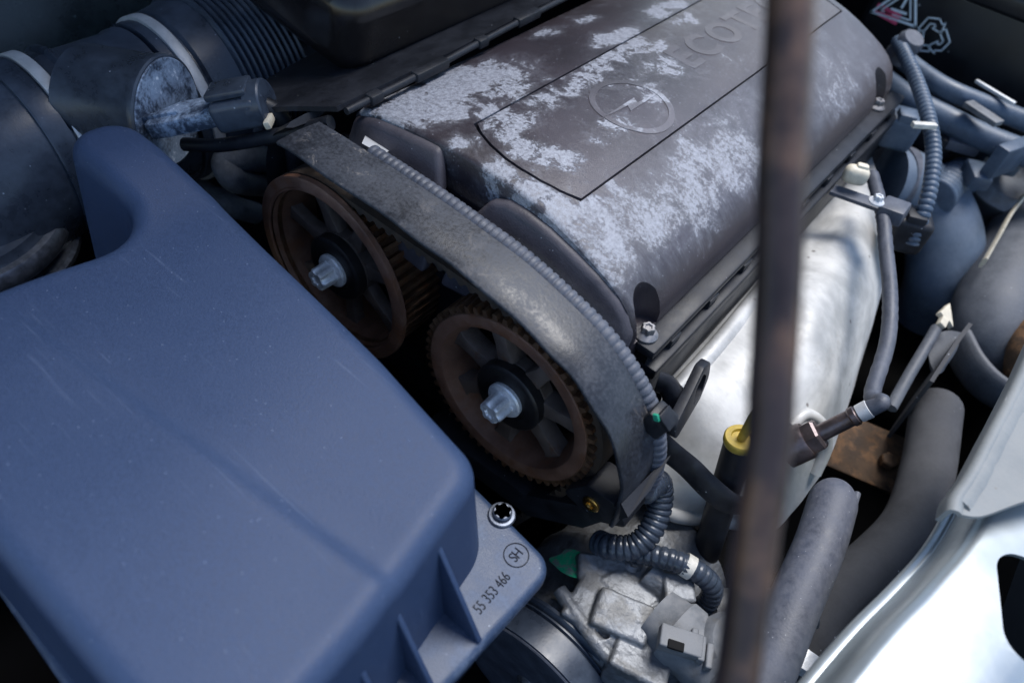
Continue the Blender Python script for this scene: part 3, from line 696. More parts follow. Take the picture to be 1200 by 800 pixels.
# skirt behind the near pulley, lug with brass insert, pointed tab
MB().prism(round_poly([(-0.060, -0.1025), (0.035, -0.093), (0.072, -0.060), (0.090, -0.020), (0.088, -0.014), (0.066, -0.040), (0.030, -0.072), (-0.060, -0.084)], [0.003] * 8, 3), 0.030, (0, 0.030, 0), RY, 0.002).build('skirt', M['black'], gd)
lg = P(693, 590, y=-0.006)
MB().prism(round_poly([(lg.x - 0.020, lg.z - 0.010), (lg.x + 0.006, lg.z - 0.013), (lg.x + 0.024, lg.z + 0.002), (lg.x + 0.012, lg.z + 0.014), (lg.x - 0.006, lg.z + 0.013)], [0.004] * 5, 4), 0.022, (0, 0.016, 0), RY, 0.0015).build('lug', M['black'], gd)
MB().lathe((lg.x, -0.0050, lg.z), (0, -1, 0), [(0, 0.0001), (0, 0.0054), (0.0020, 0.0054), (0.0026, 0.0046), (0.0026, 0.0026), (0.0012, 0.0022), (0.0012, 0.0001)], 28).build('insert', M['brass'], gd)
tp = [P(728, 590, y=-0.0135), P(736, 606, y=-0.0135), P(762, 574, y=0.006), P(786, 533, y=0.026), P(769, 548, y=0.018)]
bmv = [tuple(p) for p in tp] + [tuple(p + V((-0.004, 0.003, -0.012))) for p in tp]
MB().add(bmv, [(0, 1, 2, 3, 4), (9, 8, 7, 6, 5)] + [(i, (i + 1) % 5, 5 + (i + 1) % 5, 5 + i) for i in range(5)]).build('tab', M['black'], gd, 20)
MB().add([tuple(P(424, 168, y=0.027)), tuple(P(429, 157, y=0.040)), tuple(P(456, 177, y=0.036)), tuple(P(447, 181, y=0.027)), tuple(P(424, 168, y=0.0285)), tuple(P(429, 157, y=0.0415)), tuple(P(456, 177, y=0.0375)), tuple(P(447, 181, y=0.0285))],
         [(0, 1, 2, 3), (7, 6, 5, 4), (0, 1, 5, 4), (1, 2, 6, 5), (2, 3, 7, 6), (3, 0, 4, 7)]).build('paper_tag', M['paper'], gd)

# ------------------------------------------------------------------ corrugated conduit behind the guard strip
def corrugated(path, r, pitch=0.0042, amp=0.07, seg=16, sub=6):
    pp = resample(path, pitch / sub)
    rr = [(r(i, len(pp)) if callable(r) else r) * (1 + amp * (1 if (i % sub) in (1, 2, 3, 4) else -1)) for i in range(len(pp))]
    return MB().tube(pp, rr, seg)
cp = [V((p.x, 0.0216, p.y - 0.0040)) for p in gp[6:]]
lo = [P(772, 565, z=-0.032), P(773, 592, z=-0.045), P(762, 622, z=-0.056), P(742, 640, z=-0.064), P(715, 640, z=-0.070), P(700, 634, z=-0.078)]
cpath = smooth([cp[i] for i in range(0, len(cp), 6)] + [lo[0]], 10)
cc = corrugated(cpath, 0.0052, 0.0043, 0.065, seg=18).build('corrugated_conduit', M['conduit'], None, 70)
tag(cc, 'grey corrugated conduit running along the back edge of the belt guard', 'conduit')
ct = corrugated(smooth([cp[-1]] + lo, 10), 0.0074, 0.0040, 0.06, 18).build('conduit_tail', M['rubber'], None, 70)
tag(ct, 'black corrugated conduit curling below the pointed end of the belt guard', 'conduit')
cl = thing('conduit_clip', tuple(P(771, 505, y=0.024)), 'small black clip with a green dot holding the conduit at the guard end', 'clip')
q = P(772, 492, y=0.0175)
MB().box(q, (0.013, 0.013, 0.014), rot('Y', 15), 0.002).build('body', M['black'], cl)
MB().box(q + V((0.004, -0.002, 0.0075)), (0.010, 0.010, 0.003), rot('Y', 35), 0.001).build('latch', M['black'], cl)
MB().box(P(769, 489, y=0.0095), (0.0030, 0.0016, 0.0042), rot('Y', -30), 0.0004).build('dot', M['green'], cl)
# ------------------------------------------------------------------ air filter box
AL = V((-0.06, -0.15, 0.0))
ab = thing('air_filter_box', V((-0.06, -0.15, -0.012)), 'large blue-grey plastic air filter box with ribs and moulded number in the foreground', 'air filter box')
ZT = 0.070
out_ = round_poly([(0.0445, -0.0765), (-0.030, -0.0645), (-0.128, -0.0545), (-0.180, -0.0485), (-0.262, -0.0500), (-0.264, -0.0905), (-0.173, -0.0875), (-0.187, -0.155), (-0.195, -0.2285), (0.064, -0.2285), (0.0585, -0.160)],
                  [0.020, 0.05, 0.05, 0.05, 0.0195, 0.0195, 0.026, 0.05, 0.02, 0.02, 0.03], 10)
cl_ = [p.to_3d() for p in out_] + [out_[0].to_3d()]
ol = [p.xy for p in resample(cl_, 0.0022)]
if (ol[0] - ol[-1]).length < 0.001: ol.pop()
n = len(ol); nrm = []
ar = sum(ol[i].x * ol[(i + 1) % n].y - ol[(i + 1) % n].x * ol[i].y for i in range(n))
for i in range(n):
    t = (ol[(i + 2) % n] - ol[i - 2]).normalized(); q = V((t.y, -t.x))
    nrm.append(q if ar > 0 else -q)
def sst(a, b, x):
    t = max(0, min(1, (x - a) / (b - a))); return t * t * (3 - 2 * t)
def lidz(x, y):
    yc = -0.1665 + (x + 0.156) * 0.125            # moulded fold across the lid: the near side stands a little higher
    d = y - yc
    z = 0.0028 * sst(0.0045, -0.004, d) - 0.0006 * exp(-((d - 0.012) / 0.010) ** 2) - 0.010 * sst(-0.01, 0.12, d) * 0.0
    z += 0.010 * sst(-0.165, -0.235, x) * sst(-0.11, -0.08, y)
    z += 0.0012 * noise.noise(V((x * 14, y * 14, 0.3)))
    return ZT + z
vs = []; fs = []; loops = []
def loop(off, zf):
    loops.append(len(vs))
    for p, q in zip(ol, nrm):
        c = p + q * off; vs.append((c.x, c.y, zf(p, c)))
rf = 0.0108
wallz = lambda zz: (lambda p, c: zz)
for k in range(0, 9):                                   # drafted wall
    z = 0.0 + (ZT - rf) * k / 8
    f = z / (ZT - rf)
    loop(0.0075 * (1 - f), (lambda p, c, f=f: (lidz(p.x, p.y) - rf) * f))
for k in range(1, 9):                                   # rounded top edge
    q = k / 8 * pi / 2
    loop(-rf * (1 - cos(q)), (lambda p, c, q=q: lidz(c.x, c.y) - rf + rf * sin(q)))
inner = [V(vs[loops[-1] + i][:2]) for i in range(n)]
ctr = V((-0.085, -0.0765)); RINGS = 46
for k in range(1, RINGS):
    loops.append(len(vs)); s_ = 1 - k / RINGS
    for p in inner:
        c = ctr + (p - ctr) * s_; vs.append((c.x, c.y, lidz(c.x, c.y)))
ci = len(vs); vs.append((ctr.x, ctr.y, lidz(ctr.x, ctr.y)))
for a, b in zip(loops, loops[1:]):
    for i in range(n): fs.append((a + i, a + (i + 1) % n, b + (i + 1) % n, b + i))
for i in range(n): fs.append((loops[-1] + i, loops[-1] + (i + 1) % n, ci))
MB().add(vs, fs).build('lid', M['lid'], ab, 60)
fo = round_poly([(0.0835, -0.0585), (0.030, -0.0530), (-0.12, -0.040), (-0.20, -0.036), (-0.215, -0.232), (0.079, -0.245)], [0.012, 0.02, 0.02, 0.01, 0.01, 0.01], 6)
fl_ = MB().prism(fo, -0.013, (0, 0, 0.0005), Matrix.Identity(3), 0.0042, 4).build('flange', M['flange'], ab, 50)
for (px, py) in ((561, 750), (498, 800), (452, 850)):
    q = P(px, py, z=0.001)
    xt = 0.0500 + (-0.085 - q.y) * 0.11
    MB().prism([(xt - 0.004, 0.0585), (0.0800, 0.0015), (0.0790, -0.001), (xt - 0.004, -0.001)], 0.0026, (0, q.y + 0.0013, 0), RY, 0.0006).build('rib', M['lid'], ab)
sb = P(588, 603, z=0.0012)
scr = MB().lathe((sb.x, sb.y, 0.0002), (0, 0, 1), [(0, 0.0001), (0, 0.0070), (0.0012, 0.0072), (0.0020, 0.0066), (0.0022, 0.0052), (0.0046, 0.0050), (0.0054, 0.0042)], 40)
scr.lathe((sb.x, sb.y, 0.0002), (0, 0, 1), [(0.0054, 0.0042), (0.0054, 0.0031), (0.0030, 0.0029), (0.0030, 0.0001)], 48, lambda q, h: 1 + (0.13 * cos(6 * q) if h > 0.0029 else 0))
scr.build('screw', M['screw'], ab)
RF = RT
q = P(577, 694, z=0.0006)
text_mb('55 353 466', 0.0078, (q.x, q.y, 0.0006), RF @ rot('Z', 2), 0.00018, -0.00004, 1.02, 0.66).build('moulded_number', M['ink'], fl_)
q = P(605, 650, z=0.0006)
mk = text_mb('SH', 0.0075, (q.x, q.y, 0.0006), RF @ rot('Z', 2), 0.00018, 0.0, 0.9, 0.8)
vs = []; fs = []
for i in range(40):
    a = 2 * pi * i / 40
    for r, z in ((0.0060, 0.0004), (0.0065, 0.0004), (0.0065, 0.00078), (0.0060, 0.00078)): vs.append((q.x + cos(a) * r, q.y + sin(a) * r, z))
for i in range(40):
    for j in range(4): fs.append((i * 4 + j, i * 4 + (j + 1) % 4, ((i + 1) % 40) * 4 + (j + 1) % 4, ((i + 1) % 40) * 4 + j))
mk.add(vs, fs).build('round_mark', M['ink'], fl_)
# lower half of the box under the flange
MB().box((-0.068, -0.150, -0.10), (0.255, 0.175, 0.165), None, 0.01).build('lower_box', M['black'], ab)

# ------------------------------------------------------------------ intake duct
DX, DZ, DR, DY = -0.350, 0.015, 0.0552, 0.0135
def ycyl(prof, seg=64, x=DX, z=DZ): return MB().lathe((x, DY, z), (0, 1, 0), prof, seg)
sh = thing('air_meter_housing', (DX, -0.03, DZ - DR), 'dark blue-grey air meter tube with a whitened round port between two clamps', 'air meter')
ycyl([(-0.082, DR - 0.004), (-0.060, DR - 0.004), (-0.058, DR + 0.001), (-0.050, DR + 0.001), (-0.048, DR), (-0.012, DR), (-0.009, DR + 0.0015), (-0.003, DR + 0.0015), (0.0, DR - 0.004), (0.02, DR - 0.004)]).build('tube', M['rubber'], sh)
def meter_mat():
    t = NT('whitened_port_plastic')
    n1 = t.noise(45, 7, 0.68, dist=0.5); n2 = t.noise(420, 4, 0.7)
    v = t.math('ADD', t.math('MULTIPLY', n1, 0.7), t.math('MULTIPLY', n2, 0.3))
    k = t.ramp(v, 0.40, 0.58)
    c = t.mix(k, (0.030, 0.045, 0.075), (0.30, 0.38, 0.50))
    c = t.mix(t.ramp(v, 0.585, 0.62), c, (0.70, 0.75, 0.82))
    return t.out(c, 0.6, 0, v, 0.5, 0.001)
M['port'] = meter_mat()
pc = P(197, 132, x=DX + 0.070); pax = V((1.0, 0.50, 0.10)).normalized()
MB().lathe(pc - pax * 0.066, pax, [(0.010, 0.0345), (0.060, 0.0345), (0.062, 0.0357), (0.0655, 0.0357), (0.0665, 0.0345)], 56).build('port', M['rubber'], sh)
MB().lathe(pc + pax * 0.0004, pax, [(0, 0.0338), (0.0008, 0.0330), (0.0009, 0.0001)], 48).build('port_cap', M['port'], sh)
# flat sensor blade and its plug
e0 = P(178, 145, x=DX + 0.082); e1 = P(268, 128, x=DX + 0.120)
bd = (e1 - e0).normalized(); bs_ = V((0, 0, 1)).cross(bd).normalized(); bu = bd.cross(bs_)
RB = axes(bd, bs_, bu)
Lb = (e1 - e0).length
bl = round_poly([(0, -0.010), (Lb * 0.25, -0.011), (Lb, -0.009), (Lb, 0.012), (Lb * 0.35, 0.013), (0, 0.004)], 0.003, 4)
MB().prism(bl, 0.011, e0 - bu * 0.006, RB, 0.002).build('blade', M['port'], sh)
MB().box(e0.lerp(e1, 0.14) + bu * 0.004 - bs_ * 0.002, (0.030, 0.004, 0.006), RB, 0.001).build('blade_rib', M['port'], sh)
pg = thing('sensor_plug', tuple(P(285, 128, x=DX + 0.120)), 'dark connector plug with a white tab on the air meter blade', 'connector')
c0 = e1 + bd * 0.008
MB().box(c0, (0.030, 0.027, 0.019), RB, 0.004, 3).build('shell', M['rubber'], pg)
MB().box(c0 + bu * 0.0125 - bd * 0.002, (0.026, 0.018, 0.005), RB, 0.0018).build('latch', M['rubber'], pg)
MB().lathe(c0 - bs_ * 0.000 + bd * 0.008, bd, [(0, 0.0140), (0.009, 0.0140), (0.010, 0.0130)], 28).build('collar', M['rubber'], pg)
MB().box(c0 + bd * 0.0185 - bu * 0.006 - bs_ * 0.012, (0.004, 0.011, 0.005), RB, 0.001).build('tab', M['cream'], pg)
MB().tube(smooth([c0 + bd * 0.012, c0 + bd * 0.020 - bu * 0.010, c0 + bd * 0.020 - bu * 0.030, c0 + bd * 0.010 - bu * 0.06], 6), 0.0060, 10).build('cable', M['black'], pg)

def clamp(name_y, label):
    o = thing('hose_clamp', (DX, name_y + DY, DZ - DR - 0.004), label, 'hose clamp', 'hose clamps on the intake duct')
    ycyl([(name_y - 0.0040, DR + 0.0030), (name_y - 0.0040, DR + 0.0054), (name_y - 0.0034, DR + 0.0058), (name_y + 0.0034, DR + 0.0058), (name_y + 0.0040, DR + 0.0054), (name_y + 0.0040, DR + 0.0030)], 72).build('band', M['steel'], o)
    MB().box((DX - 0.050, name_y + DY, DZ - DR * 0.75), (0.010, 0.013, 0.016), rot('Y', -40), 0.002).build('screw_housing', M['steel'], o)
clamp(-0.0735, 'silver band clamp on the smooth rubber elbow at the left edge')
clamp(0.0115, 'silver band clamp between air meter tube and ribbed bellows')
el = smooth([(DX, -0.056, DZ), (DX, -0.080, DZ), (DX + 0.002, -0.110, DZ - 0.004), (DX + 0.008, -0.140, DZ - 0.024), (DX + 0.014, -0.156, DZ - 0.060), (DX + 0.015, -0.159, DZ - 0.11)], 8)
el = [p + V((0, DY, 0)) for p in el]
eo = thing('rubber_elbow', (DX, -0.14, -0.08), 'smooth black rubber elbow hose at the left edge', 'hose')
MB().tube(el, lambda s, L: DR + 0.0022 + (0.003 if s < 0.003 else 0), 48).build('hose', M['rubber'], eo, 50)
ycyl([(-0.093, DR), (-0.093, DR + 0.0040), (-0.0915, DR + 0.0046), (-0.0795, DR + 0.0046), (-0.0790, DR)], 64).build('lip', M['rubber'], eo)
bo = thing('bellows_hose', (DX, 0.06, DZ - DR), 'ribbed black bellows hose at the top left', 'hose')
ycyl([(0.000, DR), (0.000, DR + 0.0028), (0.004, DR + 0.0032), (0.018, DR + 0.0032), (0.020, DR + 0.0062), (0.026, DR + 0.007), (0.036, DR + 0.009), (0.040, DR + 0.010)]).build('cuff', M['rubber'], bo)
br = []
for i in range(11):
    y = 0.040 + i * 0.0050
    br += [(y, DR + 0.0085), (y + 0.0010, DR + 0.0128), (y + 0.0026, DR + 0.0138), (y + 0.0038, DR + 0.0126), (y + 0.0046, DR + 0.0084)]
ycyl(br, 72).build('bellows', M['rubber'], bo, 60)
ycyl([(0.094, DR - 0.004), (0.098, DR - 0.002), (0.15, DR - 0.002), (0.19, DR - 0.006)]).build('tail', M['rubber'], bo)

# hose collar with a silver ring at the far left, below the elbow
rg = thing('ringed_hose_collar', (-0.30, -0.135, -0.10), 'dark hose collar with a grey metal ring at the left edge below the elbow', 'hose collar')
rc = V((-0.336, -0.143, 0.008))
MB().lathe((rc.x, rc.y, -0.12 + rc.z), (0, 0, 1), [(0, 0.058), (0.105, 0.058), (0.108, 0.061), (0.113, 0.061), (0.116, 0.058), (0.120, 0.057)], 56).build('collar', M['rubber'], rg)
MB().lathe((rc.x, rc.y, -0.034 + rc.z), (0, 0, 1), [(0, 0.060), (0, 0.0665), (0.002, 0.0680), (0.006, 0.0680), (0.008, 0.0660), (0.008, 0.060)], 64).build('ring', M['screw'], rg)
MB().lathe((rc.x, rc.y, -0.018 + rc.z), (0, 0, 1), [(0, 0.060), (0, 0.0655), (0.003, 0.0668), (0.009, 0.0660), (0.012, 0.0635), (0.0125, 0.060)], 64).build('ring', M['screw'], rg)

# hoses in the dark gap between duct and pulley
for pts, r, lb in (([P(330, 190, z=-0.02), P(290, 185, z=0.0), P(265, 190, z=0.0), P(275, 210, z=-0.01), P(305, 215, z=-0.03)], 0.010, 'thick dusty dark hose looping in the gap left of the far pulley'),
                   ([P(345, 112, z=0.01), P(318, 120, z=0.02), P(300, 150, z=0.01), P(300, 190, z=-0.05)], 0.007, 'thin dusty dark hose beside the connector plug'),
                   ([P(300, 250, z=-0.08), P(270, 240, z=-0.06), P(235, 215, z=-0.06), P(215, 190, z=-0.08)], 0.009, 'dusty dark hose low in the shadow behind the filter box')):
    h = MB().tube(smooth(pts, 8), r, 16).build('coolant_hose', M['dustyhose'], None, 60); tag(h, lb, 'hose')
# ------------------------------------------------------------------ heat shield over the exhaust manifold
hs = thing('heat_shield', (0.11, 0.18, -0.14), 'pale stained aluminium heat shield bulging beside the engine cover', 'heat shield')
def sp(px, py, z): return P(px, py, z=z)
grid = [
    [sp(760, 560, -0.060), sp(775, 470, -0.032), sp(800, 425, -0.018), sp(868, 352, -0.012), sp(930, 285, -0.010), sp(985, 225, -0.010), sp(1020, 185, -0.012)],
    [sp(775, 590, -0.075), sp(805, 520, -0.036), sp(835, 455, -0.014), sp(900, 390, -0.004), sp(950, 330, 0.002), sp(995, 265, 0.000), sp(1030, 215, -0.008)],
    [sp(800, 600, -0.085), sp(838, 560, -0.046), sp(865, 500, -0.022), sp(918, 435, -0.008), sp(960, 375, 0.000), sp(1006, 300, -0.006), sp(1036, 245, -0.02)],
    [sp(835, 605, -0.095), sp(862, 585, -0.060), sp(885, 540, -0.034), sp(920, 490, -0.020), sp(962, 440, -0.014), sp(1018, 345, -0.026), sp(1038, 285, -0.04)],
    [sp(865, 610, -0.105), sp(888, 600, -0.075), sp(905, 570, -0.050), sp(925, 535, -0.036), sp(965, 490, -0.036), sp(1012, 400, -0.05), sp(1034, 330, -0.06)],
    [sp(880, 625, -0.125), sp(905, 620, -0.10), sp(925, 600, -0.085), sp(945, 575, -0.075), sp(972, 530, -0.07), sp(1005, 430, -0.085), sp(1020, 360, -0.09)]]
dent = lambda p: p + V((0, 0, 1)) * (0.0022 * noise.noise(p * 26) + 0.0010 * noise.noise(p * 70 + V((4, 1, 2))) - 0.0030 * exp(-(((p.x - 0.135) / 0.006) ** 2 + ((p.y - 0.20) / 0.012) ** 2)))
MB().sheet(grid, 9, 0.0016).warp(dent).build('shell', M['shield'], hs, 60)
rim = [sp(762, 585, -0.078), sp(790, 602, -0.083), sp(830, 608, -0.093), sp(868, 612, -0.103)]
MB().tube(smooth(rim, 8), 0.0055, 14).build('rolled_edge', M['shield'], hs)
cr = [sp(795, 455, -0.020), sp(840, 405, -0.010), sp(880, 356, -0.009), sp(908, 322, -0.010)]
MB().tube(smooth(cr, 8), 0.006, 14).build('crease', M['shield'], hs)
# collar around the oxygen sensor
MB().tube(smooth([sp(925, 500, -0.022), sp(945, 485, -0.020), sp(965, 500, -0.03), sp(968, 525, -0.045), sp(955, 555, -0.06)], 8), 0.004, 12).build('sensor_collar', M['shield'], hs)

# oxygen sensor and its sleeved lead
ox = thing('oxygen_sensor', tuple(P(950, 520, z=-0.03)), 'burnt steel oxygen sensor screwed into the heat shield', 'sensor')
o0 = P(940, 518, z=-0.020); o1 = P(1000, 488, z=0.006); od = (o1 - o0).normalized()
MB().lathe(o0, od, [(-0.012, 0.0115), (0.002, 0.0118), (0.004, 0.0110)], 32).build('seat', M['sensor'], ox)
MB().lathe(o0, od, [(0.003, 0.0106), (0.011, 0.0106), (0.0125, 0.0090)], 6).build('hex', M['sensor'], ox, 20)
MB().lathe(o0, od, [(0.011, 0.0054), (0.032, 0.0052), (0.033, 0.0060), (0.036, 0.0060), (0.037, 0.0048), (0.044, 0.0048)], 28).build('barrel', M['sensor'], ox)
MB().lathe(o0, od, [(0.0375, 0.0055), (0.044, 0.0057), (0.0445, 0.0048)], 24).build('crimp_band', M['steel'], ox)
wp = smooth([o0 + od * 0.043, o0 + od * 0.052, P(1022, 462, z=0.012), P(1040, 400, z=0.016), P(1043, 345, z=0.022), P(1038, 290, z=0.028), P(1034, 250, z=0.034), P(1022, 205, z=0.036)], 10)
wl_ = thing('sensor_lead', tuple(P(1040, 380, z=0.0)), 'blue-grey sleeved lead rising from the oxygen sensor', 'cable')
MB().tube(wp, lambda s, L: 0.0049 + 0.0002 * sin(s * 700), 14).build('sleeve', M['conduit'], wl_, 60)
MB().tube([wp[4], wp[9]], 0.0030, 8).build('wires', mat('purple_wire', (0.06, 0.05, 0.25), 0.4), wl_)

# bracket holding the lead at the head
bk = thing('lead_bracket', tuple(P(1010, 240, z=0.0)), 'blue-grey steel bracket with a small white bolt holding the sensor lead', 'bracket')
a0, a1 = P(975, 222, z=0.030), P(1040, 245, z=0.036)
d_ = (a1 - a0).normalized(); R_ = axes(d_, V((0, 0, 1)).cross(d_).normalized(), (0, 0, 1))
R_ = axes(d_, (V((0, 0, 1)).cross(d_)).normalized(), d_.cross((V((0, 0, 1)).cross(d_)).normalized()))
MB().box((a0 + a1) / 2, ((a1 - a0).length, 0.013, 0.0035), R_, 0.001).build('arm', M['conduit'], bk)
MB().box(a1 + d_ * 0.004, (0.018, 0.020, 0.012), R_, 0.002).build('clip', M['conduit'], bk)
flange_bolt(bk, P(1027, 236, z=0.044), (0, 0, 1), 0.7, M['paper'])
# small fittings at the head's far corner
for px, py, z, sz, mt, lb, ct in ((1003, 205, 0.045, (0.018, 0.012, 0.014), 'cream', 'small cream plastic clip under the far end of the cover ledge', 'clip'),
                                  (1052, 150, 0.020, (0.030, 0.030, 0.030), 'bluehose', 'pale blue plastic connector at the far end of the cover ledge', 'connector'),
                                  (1062, 268, 0.004, (0.030, 0.028, 0.030), 'black', 'black sensor block behind the sleeved lead', 'sensor')):
    t = thing('fitting', tuple(P(px, py, z=z - 0.015)), lb, ct); t.name = {'cream': 'cream_clip', 'bluehose': 'blue_connector', 'black': 'sensor_block'}[mt]
    MB().box(P(px, py, z=z), sz, rot('Z', 25), 0.005, 3).build('body', M[mt], t)
    MB().box(P(px + 6, py - 6, z=z + sz[2] * 0.3), (sz[0] * 0.5, sz[1] * 0.5, sz[2] * 0.7), rot('Z', 25), 0.002).build('cap', M[mt], t)

# ------------------------------------------------------------------ dipstick, strap, lifting eye
dp = thing('dipstick', tuple(P(850, 590, z=-0.08)), 'yellow-collared dipstick in a black tube in front of the heat shield', 'dipstick')
q0, q1 = P(842, 600, z=-0.06), P(868, 516, z=0.010)
MB().tube([q0 + (q0 - q1) * 1.2, q0, q1], 0.0090, 20).build('tube', M['black'], dp)
dd = (q1 - q0).normalized()
MB().lathe(q1, dd, [(-0.002, 0.0080), (-0.002, 0.0092), (-0.0008, 0.0098), (0.0022, 0.0098), (0.0034, 0.0090), (0.0034, 0.0060), (0.0016, 0.0055), (0.0016, 0.0001)], 32).build('collar', M['yellow'], dp)
MB().tube([q1, q1 + dd * 0.02 + V((0.002, 0.002, 0)), q1 + dd * 0.04 + V((0.006, 0.006, 0))], 0.0026, 12).build('stem', M['yellow'], dp)
st = thing('black_strap', tuple(P(830, 570, z=-0.05)), 'flat black steel strap running from the guard to the dipstick tube', 'bracket')
sp_ = [P(770, 515, z=-0.010), P(786, 530, z=-0.012), P(808, 548, z=-0.020), P(832, 572, z=-0.022), P(856, 590, z=-0.026), P(880, 592, z=-0.03)]
MB().tube(smooth(sp_, 6), 0.0085, 10, True, False, ((0, 0.3, 1), 1.0, 0.32)).build('strap', M['black'], st, 50)
le = thing('lifting_eye', tuple(P(795, 470, z=0.0)), 'black steel lifting eye sticking out beside the belt guard', 'bracket')
c1 = P(804, 458, z=0.030); ux = (P(820, 434, z=0.030) - P(795, 475, z=0.030)).normalized(); uz = V((0, 0, 1)); un = (ux.cross(uz).normalized() - FWD * 0.35).normalized(); uz = un.cross(ux).normalized()
RL = axes(ux, uz, un)
loop_out = round_poly([(-0.026, -0.012), (0.010, -0.012), (0.022, -0.004), (0.022, 0.008), (0.010, 0.013), (-0.012, 0.006), (-0.028, 0.002)], 0.006, 5)
eye = MB().prism(loop_out, 0.006, c1, RL, 0.001).build('eye', M['black'], le)
hole = MB().prism(round_poly([(-0.002, -0.007), (0.012, -0.007), (0.016, 0.002), (0.010, 0.008), (-0.001, 0.004)], 0.003, 4), 0.05, c1 - un * 0.02, RL)
cut(eye, hole)
MB().tube(smooth([P(770, 447, z=0.030), P(782, 452, z=0.030), P(790, 468, z=0.026), P(788, 490, z=0.012)], 6), 0.009, 12, True, False, ((0, 0, 1), 0.9, 0.45)).build('arm', M['black'], le, 50)

# ------------------------------------------------------------------ compressor below: casting, pulley, plug
cm = thing('compressor', (0.105, 0.01, -0.24), 'grey cast aluminium compressor with a black grooved pulley at the bottom edge', 'compressor')
KX, KZ = 0.108, -0.150
def lump(p, a=0.0035, f=55): 
    return p + V((noise.noise(p * f), noise.noise(p * f + V((9, 2, 4))), noise.noise(p * f + V((3, 7, 1))))) * a
vs = []; fs = []; seg = 72; hh = [(-0.044, 0.030), (-0.044, 0.052), (-0.040, 0.057), (-0.030, 0.058), (-0.024, 0.053), (-0.012, 0.052), (-0.004, 0.060), (0.004, 0.064), (0.018, 0.064), (0.026, 0.060), (0.040, 0.058), (0.070, 0.058), (0.076, 0.052)]
body = MB()
pr = []
for (a, r), (b, s_) in zip(hh, hh[1:]):
    for k in range(4): pr.append((a + (b - a) * k / 4, r + (s_ - r) * k / 4))
pr.append(hh[-1])
body.lathe((KX, 0, KZ), (0, 1, 0), pr, seg)
def cadd(px, py, z, sz, rz=0, rx=0): body.box(P(px, py, z=z), sz, rot('Z', rz) @ rot('X', rx), 0.002, 2)
cadd(726, 726, -0.087, (0.034, 0.024, 0.022), 18, 6); cadd(690, 704, -0.093, (0.022, 0.040, 0.018), 8)
cadd(752, 764, -0.094, (0.034, 0.044, 0.026), 14, -6)
cadd(778, 716, -0.097, (0.044, 0.010, 0.034), -30); cadd(706, 668, -0.091, (0.034, 0.018, 0.016), 38, 14)
cadd(740, 694, -0.093, (0.030, 0.034, 0.020), -20)
q = P(758, 668, z=-0.082); e = P(797, 702, z=-0.086); body.tube([q, e], 0.0100, 20)
body.box(P(793, 692, z=-0.079), (0.019, 0.017, 0.014), rot('Z', 35), 0.0015)
body.tube(smooth([P(655, 690, z=-0.088), P(675, 720, z=-0.087), P(705, 760, z=-0.087), P(745, 800, z=-0.091)], 6), 0.0045, 12)
body.lathe(P(702, 742, z=-0.096), (0.1, -0.2, 1), [(0, 0.010), (0.014, 0.0095), (0.015, 0.005), (0.010, 0.0045), (0.010, 0.0001)], 28)
body.lathe(P(770, 735, z=-0.098), (0.2, -0.1, 1), [(0, 0.012), (0.012, 0.012), (0.013, 0.011), (0.013, 0.007), (0.010, 0.0065), (0.010, 0.0001)], 32)
cast = body.build('casting', M['alu'], cm, 180); remesh(cast, 0.0008, 0.0005, 170, 2)
def greenmark():
    t = NT('green_paint_mark'); k = t.ramp(t.noise(160, 5, 0.7), 0.40, 0.55)
    return t.out(t.mix(k, (0.20, 0.23, 0.21), (0.015, 0.42, 0.19)), 0.6, 0, t.noise(420), 0.4)
gm = MB(); g0 = P(674, 652, z=-0.083)
NG = 10
gv = []; gf = []
for i in range(NG + 1):
    for j in range(NG + 1):
        u, v_ = i / NG * 2 - 1, j / NG * 2 - 1; a, b = u * sqrt(1 - v_ * v_ / 2), v_ * sqrt(1 - u * u / 2)
        x = g0.x + a * 0.013 + 0.002 * sin(b * 5); y = g0.y + b * 0.0095
        rr = 0.0645; z = KZ + sqrt(max(rr * rr - (x - KX) ** 2, 0.0009)) + 0.0022
        gv.append((x, y, z))
for i in range(NG):
    for j in range(NG): gf.append((i * 11 + j, (i + 1) * 11 + j, (i + 1) * 11 + j + 1, i * 11 + j + 1))
gm.add(gv, gf).build('paint_mark', greenmark(), cm, 60)
def cbox(px, py, z, sz, rz=0, rx=0, bev=0.0025, mt='alu', nm='boss', lump_=True):
    return MB().box(P(px, py, z=z), sz, rot('Z', rz) @ rot('X', rx), bev, 3).build(nm, M[mt], cm, 50)
for px_, py_, z_ in ((770, 735, -0.087), (742, 660, -0.083)): flange_bolt(cm, P(px_, py_, z=z_), (0.1, -0.1, 1), 0.75, M['dullbolt'], 'bolt', False)
# grooved pulley
PY = -0.058
pr = [(-0.026, 0.030), (-0.026, 0.0545), (-0.0255, 0.0560)]
for i in range(2):
    y = -0.009 + i * 0.0030; pr += [(y, 0.0560), (y + 0.0008, 0.0535), (y + 0.0018, 0.0535), (y + 0.0026, 0.0560)]
pr += [(-0.002, 0.0575), (0.0, 0.0575), (0.0, 0.030)]
MB().lathe((KX - 0.012, PY + 0.020, KZ + 0.004), (0, 1, 0), pr, 72).build('pulley', M['rubber'], cm, 30)
MB().lathe((KX - 0.012, PY - 0.0062, KZ + 0.004), (0, 1, 0), [(-0.0004, 0.0460), (-0.0008, 0.0470), (-0.0008, 0.0535), (0, 0.0545), (0.002, 0.0545), (0.002, 0.046)], 72).build('pulley_face', M['conduit'], cm)
MB().lathe((KX - 0.012, PY - 0.004, KZ + 0.004), (0, -1, 0), [(0, 0.0001), (0, 0.045), (0.001, 0.044), (0.001, 0.0001)], 48).build('clutch_plate', M['void'], cm)
